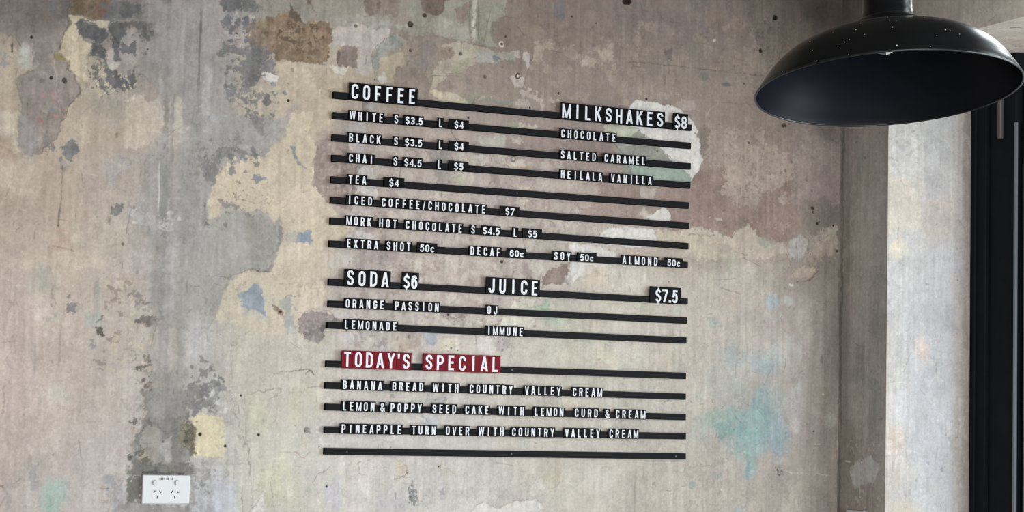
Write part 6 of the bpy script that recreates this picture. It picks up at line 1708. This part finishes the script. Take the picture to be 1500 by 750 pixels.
ROWS = [
    [('COFFEE', 0.0376, 0.2223, 'b', 'the heading COFFEE'), ('MILKSHAKES', 0.6272, 0.9382, 'b', 'the heading MILKSHAKES'), ('$8', 0.963, 1.0092, 'P', 'after the heading MILKSHAKES')],
    [('WHITE', 0.0378, 0.134, 's', 'the word WHITE'), ('S', 0.1574, 0.174, 's', 'on the WHITE line'), ('$3.5', 0.1863, 0.241, 'p', 'after S on the WHITE line'), ('L', 0.2787, 0.2956, 's', 'on the WHITE line'), ('$4', 0.3101, 0.3658, 'p', 'after L on the WHITE line'), ('CHOCOLATE', 0.6252, 0.7941, 's', 'CHOCOLATE under MILKSHAKES')],
    [('BLACK', 0.0366, 0.1294, 's', 'the word BLACK'), ('S', 0.1584, 0.1746, 's', 'on the BLACK line'), ('$3.5', 0.1869, 0.2408, 'p', 'after S on the BLACK line'), ('L', 0.2803, 0.2965, 's', 'on the BLACK line'), ('$4', 0.3116, 0.3674, 'p', 'after L on the BLACK line'), ('SALTED', 0.6257, 0.7358, 's', 'the word SALTED'), ('CARAMEL', 0.7538, 0.8846, 's', 'the word CARAMEL')],
    [('CHAI', 0.0383, 0.1109, 's', 'the word CHAI'), ('S', 0.1588, 0.1743, 's', 'on the CHAI line'), ('$4.5', 0.1866, 0.2404, 'p', 'after S on the CHAI line'), ('L', 0.2799, 0.2942, 's', 'on the CHAI line'), ('$5', 0.3119, 0.368, 'p', 'after L on the CHAI line'), ('HEILALA', 0.627, 0.756, 's', 'the word before VANILLA'), ('VANILLA', 0.7744, 0.9043, 's', 'the word VANILLA')],
    [('TEA', 0.0389, 0.0932, 's', 'the word TEA'), ('$4', 0.1365, 0.1925, 'p', 'after the word TEA')],
    [('ICED', 0.038, 0.1105, 's', 'the word ICED'), ('COFFEE/CHOCOLATE', 0.1289, 0.4218, 's', 'COFFEE/CHOCOLATE'), ('$7', 0.4593, 0.5143, 'p', 'after ICED COFFEE/CHOCOLATE')],
    [('MORK', 0.0378, 0.1103, 's', 'the word left of HOT'), ('HOT', 0.1232, 0.179, 's', 'the word HOT'), ('CHOCOLATE', 0.195, 0.3578, 's', 'CHOCOLATE after HOT'), ('S', 0.3752, 0.3935, 's', 'on the HOT CHOCOLATE line'), ('$4.5', 0.4077, 0.4626, 'p', 'after S on the HOT CHOCOLATE line'), ('L', 0.4944, 0.5126, 's', 'on the HOT CHOCOLATE line'), ('$5', 0.5247, 0.5803, 'p', 'after L on the HOT CHOCOLATE line')],
    [('EXTRA', 0.0396, 0.1303, 's', 'the word EXTRA'), ('SHOT', 0.1458, 0.2176, 's', 'the word SHOT'), ('50c', 0.2319, 0.2871, 'p', 'after EXTRA SHOT'), ('DECAF', 0.3748, 0.4666, 's', 'the word DECAF'), ('60c', 0.4822, 0.5366, 'p', 'after the word DECAF'), ('SOY', 0.6124, 0.6679, 's', 'the word SOY'), ('50c', 0.6835, 0.7408, 'p', 'after the word SOY'), ('ALMOND', 0.8138, 0.9266, 's', 'the word ALMOND'), ('50c', 0.9433, 1.0017, 'p', 'after the word ALMOND')],
    [('SODA', 0.0398, 0.1632, 'b', 'the heading SODA'), ('$6', 0.1932, 0.2394, 'P', 'after the heading SODA'), ('JUICE', 0.4251, 0.578, 'b', 'the heading JUICE'), ('$7.5', 0.9019, 0.9965, 'P', 'at the far end of the JUICE rail')],
    [('ORANGE', 0.0408, 0.1506, 's', 'the word ORANGE'), ('PASSION', 0.1724, 0.2988, 's', 'the word PASSION'), ('OJ', 0.4258, 0.4618, 's', 'the word OJ')],
    [('LEMONADE', 0.04, 0.1866, 's', 'the word LEMONADE'), ('IMMUNE', 0.4268, 0.5358, 's', 'the word IMMUNE')],
    [("TODAY'S", 0.0393, 0.2251, 'r', "the heading TODAY'S"), ('SPECIAL', 0.2573, 0.4712, 'r', 'the heading SPECIAL')],
    [('BANANA', 0.0401, 0.1519, 's', 'the word BANANA'), ('BREAD', 0.1713, 0.2623, 's', 'the word BREAD'), ('WITH', 0.2821, 0.3597, 's', 'WITH after BREAD'), ('COUNTRY', 0.3824, 0.5102, 's', 'the fourth word of the BANANA BREAD line'), ('VALLEY', 0.5378, 0.6473, 's', 'the fifth word of the BANANA BREAD line'), ('CREAM', 0.6751, 0.7673, 's', 'CREAM on the BANANA BREAD line')],
    [('LEMON', 0.0417, 0.1331, 's', 'the first LEMON on the POPPY line'), ('&', 0.1428, 0.1583, 's', 'left of the word POPPY'), ('POPPY', 0.1684, 0.2594, 's', 'the word POPPY'), ('SEED', 0.2818, 0.3536, 's', 'the word SEED'), ('CAKE', 0.3718, 0.4447, 's', 'the word CAKE'), ('WITH', 0.4656, 0.544, 's', 'WITH after CAKE'), ('LEMON', 0.5664, 0.6566, 's', 'LEMON before CURD'), ('CURD', 0.6823, 0.7571, 's', 'the word CURD'), ('&', 0.7714, 0.7903, 's', 'between CURD and CREAM'), ('CREAM', 0.8024, 0.8974, 's', 'CREAM after CURD')],
    [('PINEAPPLE', 0.04, 0.2066, 's', 'the word PINEAPPLE'), ('TURN', 0.2275, 0.2992, 's', 'the word TURN'), ('OVER', 0.3197, 0.3918, 's', 'the word OVER'), ('WITH', 0.4111, 0.4884, 's', 'WITH after OVER'), ('COUNTRY', 0.5039, 0.6316, 's', 'the fifth word of the PINEAPPLE line'), ('VALLEY', 0.6553, 0.7643, 's', 'the sixth word of the PINEAPPLE line'), ('CREAM', 0.7848, 0.877, 's', 'CREAM on the PINEAPPLE line')],
    [],
]            # words: text, x0, x1 (metres), size, which
RAIL_H, RAIL_Y0, RAIL_Y1 = 0.0168, 0.0, WY - 0.0004
TILE_Y = -0.003
ORD = ['first', 'second', 'third', 'fourth', 'fifth', 'sixth', 'seventh', 'eighth', 'ninth', 'tenth', 'eleventh', 'twelfth', 'thirteenth', 'fourteenth', 'fifteenth', 'sixteenth']
cache = {}


def tile_meshes(ch, w, h, kind):
    """plate and raised character, built once per character, size and tile width"""
    key = (ch, round(w * 1000, 1), kind)
    if key in cache:
        return cache[key]
    bm = bmesh.new()
    g = 0.00006
    box(bm, g, w - g, TILE_Y, -0.0001, 0, h, 0.00025)
    red = kind == 'r'
    me1 = bpy.data.meshes.new('plate')
    bm.to_mesh(me1); bm.free()
    me1.materials.append(M_red if red else M_tile)
    bm = bmesh.new()
    if kind in 'pP':
        cap = 0.0182 if kind == 'p' else 0.034
        adv = 0.79 if kind == 'p' else 0.60
        gw = 0.61 if kind == 'p' else 0.495
        tt = 0.172 if kind == 'p' else 0.172
        wid = [adv * 0.5 if c == '.' else adv for c in ch]
        x = w / 2 - sum(wid) * cap / 2
        oz = h / 2 - cap / 2 - (0.001 if kind == 'p' else 0.002)
        if kind == 'p' and len(ch) == 4: x += 0.0005
        if kind == 'P' and len(ch) == 4: x += 0.003
        for c, q in zip(ch, wid):
            k = gw if c != '.' else 0.2
            add_quads(bm, glyph(c, k, tt), cap, cap, x + (q - k) * cap / 2, oz, TILE_Y, TILE_Y - 0.0008)
            x += q * cap
    else:
        cap = 0.0212 if kind == 's' else 0.0375
        k = {'M': 0.66, 'W': 0.74, 'I': 0.3, "'": 0.2, '&': 0.56, '/': 0.40, 'L': 0.42, 'E': 0.43, 'F': 0.42, 'J': 0.44, 'A': 0.53, 'V': 0.53, 'Y': 0.53, 'T': 0.46, 'K': 0.50, 'X': 0.52}.get(ch, 0.475)
        k *= 0.98 if kind == 's' else 1.02
        tt = 0.150 if kind != 's' else 0.145
        if ch == 'W': tt *= 0.85
        if ch == 'M': tt *= 0.9
        add_quads(bm, glyph(ch, k, tt), cap, cap, w / 2 - k * cap / 2, h - cap - (0.0026 if kind == 's' else 0.0034), TILE_Y, TILE_Y - 0.0008)
    me2 = bpy.data.meshes.new('letter')
    bm.to_mesh(me2); bm.free()
    me2.materials.append(M_white)
    cache[key] = (me1, me2)
    return cache[key]


def put_tile(name, ch, x, z, w, h, kind, ang, label, cat, group):
    root = thing(name, label, cat, (x, 0.0, z), group, (0, -ang, 0))
    m1, m2 = tile_meshes(ch, w, h, kind)
    for nm, me in (('plate', m1), ('price' if kind in 'pP' else 'letter', m2)):
        o = bpy.data.objects.new(nm, me)
        o.parent = root
        COL.objects.link(o)
    return root


def say(ch):
    return {'/': 'slash', "'": 'apostrophe', '&': 'ampersand'}.get(ch, ch)


SCREWS = {4: [0.5077], 11: [0.505], 15: [0.0608, 0.5087, 0.9907]}
for ri, ((x0, za, x1, zb, rl), words) in enumerate(zip(RAILS, ROWS)):
    ang = math.atan2(zb - za, x1 - x0)
    ln = math.hypot(x1 - x0, zb - za)
    root = thing('menu_rail', rl, 'menu rail', (x0, 0, za), 'black menu rails on the plaster wall', (0, -ang, 0))
    bm = bmesh.new()
    box(bm, 0, ln, RAIL_Y0, RAIL_Y1, -RAIL_H, 0, 0.0006)
    link_mesh('rail_body', bm, M_rail, root)
    for sx in SCREWS.get(ri, []):
        bm = bmesh.new()
        cyl(bm, (sx - x0, 0.0008, -RAIL_H / 2), (sx - x0, -0.0007, -RAIL_H / 2), 0.0032, 0.0024, 20)
        o = link_mesh('screw_head', bm, M_screw, root)
    for text, wx0, wx1, kind, which in words:
        h = 0.0258 if kind in 'sp' else 0.0444
        zat = lambda x: za + (zb - za) * (x - x0) / (x1 - x0) - RAIL_H - 0.0010
        if kind in 'pP':
            put_tile('price_tile', text, wx0, zat(wx0), wx1 - wx0, h, kind, ang,
                     ('small' if kind == 'p' else 'tall') + ' black price tile reading ' + text + ' ' + which, 'price tile', 'black price tiles on the menu rails')
            continue
        size = {'s': 'small black', 'b': 'tall black', 'r': 'red'}[kind]
        wt = [{"'": 0.40, '/': 0.8, 'M': 1.05, 'W': 1.12}.get(c, 1.0) for c in text]
        x = wx0
        for i, c in enumerate(text):
            w = (wx1 - wx0) * wt[i] / sum(wt)
            if len(text) == 1:
                lab = 'white ' + say(c) + ' on ' + size + ' tile ' + which
            else:
                lab = 'white ' + say(c) + ' on ' + size + ' tile, ' + ORD[i] + ' in ' + which
            jit = 0.0003 * math.sin(ri * 7.1 + i * 2.3 + wx0 * 50)
            put_tile('letter_tile', c, x, zat(x) + jit, w, h, kind, ang, lab, 'letter tile', size + ' letter tiles on the menu rails')
            x += w

# ------------------------------------------------------------------ pendant lamp
LR = 0.2550
AX = Vector((0.00250, 0.14159, 0.98992))
lamp = thing('pendant_lamp', 'black domed industrial pendant lamp with white paint specks hanging near the window', 'lamp', (0.5798, -1.5414, 2.1164))
q = Vector((0, 0, 1)).rotation_difference(AX)
lamp.rotation_mode = 'QUATERNION'
lamp.rotation_quaternion = q


def spline(P, n=6):
    out = []
    for i in range(len(P) - 1):
        p0 = P[max(i - 1, 0)]; p1 = P[i]; p2 = P[i + 1]; p3 = P[min(i + 2, len(P) - 1)]
        for j in range(n):
            t = j / n
            out.append(tuple(0.5 * (2 * p1[k] + (p2[k] - p0[k]) * t + (2 * p0[k] - 5 * p1[k] + 4 * p2[k] - p3[k]) * t * t + (3 * p1[k] - p0[k] - 3 * p2[k] + p3[k]) * t ** 3) for k in (0, 1)))
    out.append(P[-1])
    return out


PROF = [(1.0, 0.0), (0.985, 0.035), (0.95, 0.09), (0.88, 0.19), (0.78, 0.288), (0.65, 0.365), (0.5, 0.418), (0.35, 0.455), (0.24, 0.478)]
outer = spline([(r * LR, h * LR) for r, h in PROF])
bm = bmesh.new()
lathe(bm, outer, 128)
SHX, SHY = (0.06, -0.027)             # the shade hangs a little crooked on its collar


def lean(m):
    for v in m.verts:
        v.co.x += SHX * max(0.0, v.co.z)
        v.co.y += SHY * max(0.0, v.co.z)


lean(bm)
inner = [(r - 0.0016, h - 0.0012) for r, h in outer]
bm2 = bmesh.new()
lathe(bm2, inner[::-1] + [], 128, 0)
lean(bm2)
link_mesh('shade', bm, M_shade, lamp, True)
link_mesh('shade_lining', bm2, M_inner, lamp, True)['label'] = 'blue black inside of the shade'
# rolled lip
bm = bmesh.new()
lathe(bm, [(LR - 0.0006 + 0.0022 * math.cos(a), 0.0004 + 0.0022 * math.sin(a)) for a in [2 * math.pi * i / 10 for i in range(10)]], 128, 0, True)
link_mesh('rolled_rim', bm, M_lip, lamp, True)
top_h = PROF[-1][1] * LR
bm = bmesh.new()
lathe(bm, spline([(0.315 * LR, top_h - 0.0052), (0.295 * LR, top_h + 0.003), (0.262 * LR, top_h + 0.011), (0.225 * LR, top_h + 0.0175), (0.200 * LR, top_h + 0.0205), (0.190 * LR, top_h + 0.0215)], 4), 64)
lean(bm)
link_mesh('collar', bm, M_shade, lamp, True)
bm = bmesh.new()
lathe(bm, [(0.192 * LR, top_h + 0.018), (0.192 * LR, top_h + 0.032), (0.187 * LR, top_h + 0.034), (0.187 * LR, top_h + 0.098), (0.192 * LR, top_h + 0.100), (0.192 * LR, top_h + 0.112), (0.10 * LR, top_h + 0.120), (0.075 * LR, top_h + 0.122)], 64)
lean(bm)
link_mesh('lampholder_cap', bm, M_shade, lamp, True)
inv = q.inverted()
base = Vector((SHX * (top_h + 0.1), SHY * (top_h + 0.1), top_h + 0.118))
base_w = Vector(lamp.location) + q @ base
bm = bmesh.new()
cyl(bm, base, inv @ (Vector((base_w.x, base_w.y, CEIL - 0.03)) - Vector(lamp.location)), 0.010, 0.010, 20)
link_mesh('suspension_rod', bm, M_shade, lamp)
bm = bmesh.new()
cyl(bm, inv @ (Vector((base_w.x, base_w.y, CEIL - 0.035)) - Vector(lamp.location)), inv @ (Vector((base_w.x, base_w.y, CEIL)) - Vector(lamp.location)), 0.055, 0.06, 40)
link_mesh('ceiling_rose', bm, M_shade, lamp)


def surf(r):
    for (ra, ha), (rb, hb) in zip(outer, outer[1:]):
        if rb <= r * LR <= ra:
            t = (ra - r * LR) / max(1e-9, ra - rb)
            return ha + (hb - ha) * t, Vector((ha - hb, 0, 0)) + Vector((0, 0, 1)) * 0, (ra - rb, hb - ha)
    return outer[-1][1], None, (1, 0)


bm = bmesh.new()
for th, r, s in [(4.141, 0.85, 0.00127), (3.827, 0.831, 0.00111), (3.835, 0.733, 0.00085), (4.167, 0.98, 0.00127), (3.718, 0.938, 0.00102), (3.8, 0.91, 0.00085), (3.766, 0.92, 0.00059), (3.918, 0.89, 0.00076), (3.364, 0.833, 0.00102), (3.478, 0.923, 0.00085), (3.591, 0.801, 0.00068), (4.485, 0.925, 0.00094), (4.407, 0.99, 0.00085), (4.586, 0.878, 0.00111), (4.625, 0.885, 0.00068), (4.699, 0.905, 0.00076), (3.822, 0.995, 0.00076), (3.574, 0.995, 0.00119), (3.224, 0.99, 0.00085), (4.102, 0.649, 0.00068), (4.119, 0.758, 0.00051), (4.184, 0.776, 0.00059), (4.485, 0.708, 0.00068)]:
    h, _, (dr, dh) = surf(r)
    l = math.hypot(dr, dh)
    nr, nh = dh / l, dr / l
    p = Vector((r * LR * math.cos(th), r * LR * math.sin(th), h))
    p.x += SHX * p.z
    p.y += SHY * p.z
    nrm = Vector((nr * math.cos(th), nr * math.sin(th), nh)).normalized()
    t = bmesh.new()
    bmesh.ops.create_icosphere(t, subdivisions=2, radius=s)
    for v in t.verts:
        v.co.z *= 0.35
        v.co.y *= 1.25 + 0.3 * math.sin(th * 40)
    merge(bm, t, 0, Matrix.Translation(p) @ nrm.to_track_quat('Z', 'Y').to_matrix().to_4x4())
o = link_mesh('paint_speck', bm, M_speck_glint, lamp, True)
o['label'] = 'dried white paint specks'
o['kind'] = 'stuff'

# the lip is bent in at one spot near the front, its glint painted as a pale facet
CT = 4.0841
bm = bmesh.new()


def lip(a, r, h):
    return bm.verts.new((r * LR * math.cos(a), r * LR * math.sin(a), h))


for a0, a1, hm in ((CT - 0.075, CT + 0.004, 0), (CT + 0.004, CT + 0.07, 1)):
    tip_ = (CT + 0.006, 0.945, -0.0035)
    for up in (0.0, 0.0012):
        A_, B_2, C_ = lip(a0, 1.0, -0.0006 + up), lip(a1, 1.0 if hm else 0.985, -0.0006 + up), lip(tip_[0], tip_[1], tip_[2] + up)
        f = bm.faces.new((A_, B_2, C_))
        f.material_index = hm
bmesh.ops.recalc_face_normals(bm, faces=bm.faces[:])
link_mesh('bent_lip', bm, [M_steel, M_speck_glint], lamp)['label'] = 'bent bare metal nick in the rim, a glint painted on one facet'

# ------------------------------------------------------------------ double power outlet
OX, OZ, OW, OH = -0.4491, 1.3155, 0.1156, 0.0683
out_ = thing('power_outlet', 'white double power outlet with two switches on the grey plaster at lower left', 'power outlet', (OX, WY, OZ), None, (0, 0.0, 0))


def opart(name, fn, mat, label=None):
    bm = bmesh.new()
    fn(bm)
    o = link_mesh(name, bm, mat, out_)
    if label:
        o['label'] = label
    return o


opart('face_plate', lambda bm: box(bm, 0, OW, -0.0095, 0.0, -OH, 0, 0.0022, 3), M_plate)
for k, (x, z) in enumerate([(0.0294, -0.018), (0.0843, -0.0175)]):
    def sw(bm, x=x, z=z):
        cyl(bm, (x, -0.0093, z), (x, -0.0108, z), 0.0078, 0.0074, 32)
        cyl(bm, (x, -0.0105, z), (x + 0.0004, -0.0148, z - 0.0005), 0.0062, 0.0055, 32)
    opart('rocker_switch', sw, M_plate)
for k, pins in enumerate([[(0.0295, -0.0397), (0.0431, -0.0396), (0.0363, -0.0524)], [(0.0721, -0.0394), (0.0856, -0.0393), (0.0784, -0.0521)]]):
    def face(bm, pins=pins):
        cx = sum(p[0] for p in pins) / 3; cz = sum(p[1] for p in pins) / 3
        cyl(bm, (cx, -0.0093, cz - 0.001), (cx, -0.0098, cz - 0.001), 0.0145, 0.0142, 40)
    fo = opart('socket_face', face, M_plate)
    for (x, z), a in zip(pins, (0.55, -0.55, 0.0)):
        bm = bmesh.new()
        t = bmesh.new()
        box(t, -0.0011, 0.0011, -0.00995, -0.0095, -0.0036, 0.0036)
        merge(bm, t, 0, Matrix.Translation((x, 0, z)) @ Matrix.Rotation(a, 4, 'Y'))
        link_mesh('pin_slot', bm, M_slot, fo)
bm = bmesh.new()
tx = 0.0405
for c in 'DB01 CB 12':
    if c == '1':
        qs = [[(0.12, 0), (0.30, 0), (0.30, 1), (0.12, 1)]]
    elif c == '2':
        qs = stroke(arc(0.22, 0.72, 0.16, 0.2, 170, -30, 8) + [(0.07, 0.08), (0.42, 0.08)], 0.16)
    else:
        qs = glyph(c, 0.46, 0.16) if c != ' ' else []
    add_quads(bm, qs, 0.0055, 0.0055, tx, -0.0116, -0.0095, -0.0097)
    tx += 0.0055 * 0.60
link_mesh('printed_code', bm, M_ink, out_)['label'] = 'small dark printed circuit code'

# ------------------------------------------------------------------ small fittings on the right wall
P2 = (-0.1329, 1.2415, 0.0880)
wp = thing('wall_plate', 'white wall plate on the dim pier, only its top edge in view', 'wall plate', (X0, P2[0], P2[1]))
bm = bmesh.new()
w2 = P2[2]
box(bm, -0.009, 0.0, 0, w2, -0.07, 0, 0.002, 2)
link_mesh('face_plate', bm, M_plate, wp)
bm = bmesh.new()
cyl(bm, (-0.0088, w2 / 2, -0.035), (-0.013, w2 / 2, -0.036), 0.008, 0.007, 28)
link_mesh('rocker_switch', bm, M_plate, wp)

SY, SZ0, SZ1 = (-0.3320, 2.2557, 2.3735)
st = thing('window_stay', 'thin grey metal stay hanging on the black window frame under the lamp', 'window stay', (XF, SY, SZ1))
bm = bmesh.new()
box(bm, -0.0005, 0.0115, -0.006, 0.006, SZ0 - SZ1, 0.0, 0.002, 2)
link_mesh('bar', bm, material('dull_metal', (92, 90, 88), 0.5, metal=0.2), st)
bm = bmesh.new()
cyl(bm, (0.013, 0, -0.012), (-0.004, 0, -0.012), 0.0045, 0.004, 18)
link_mesh('pivot', bm, M_screw, st)
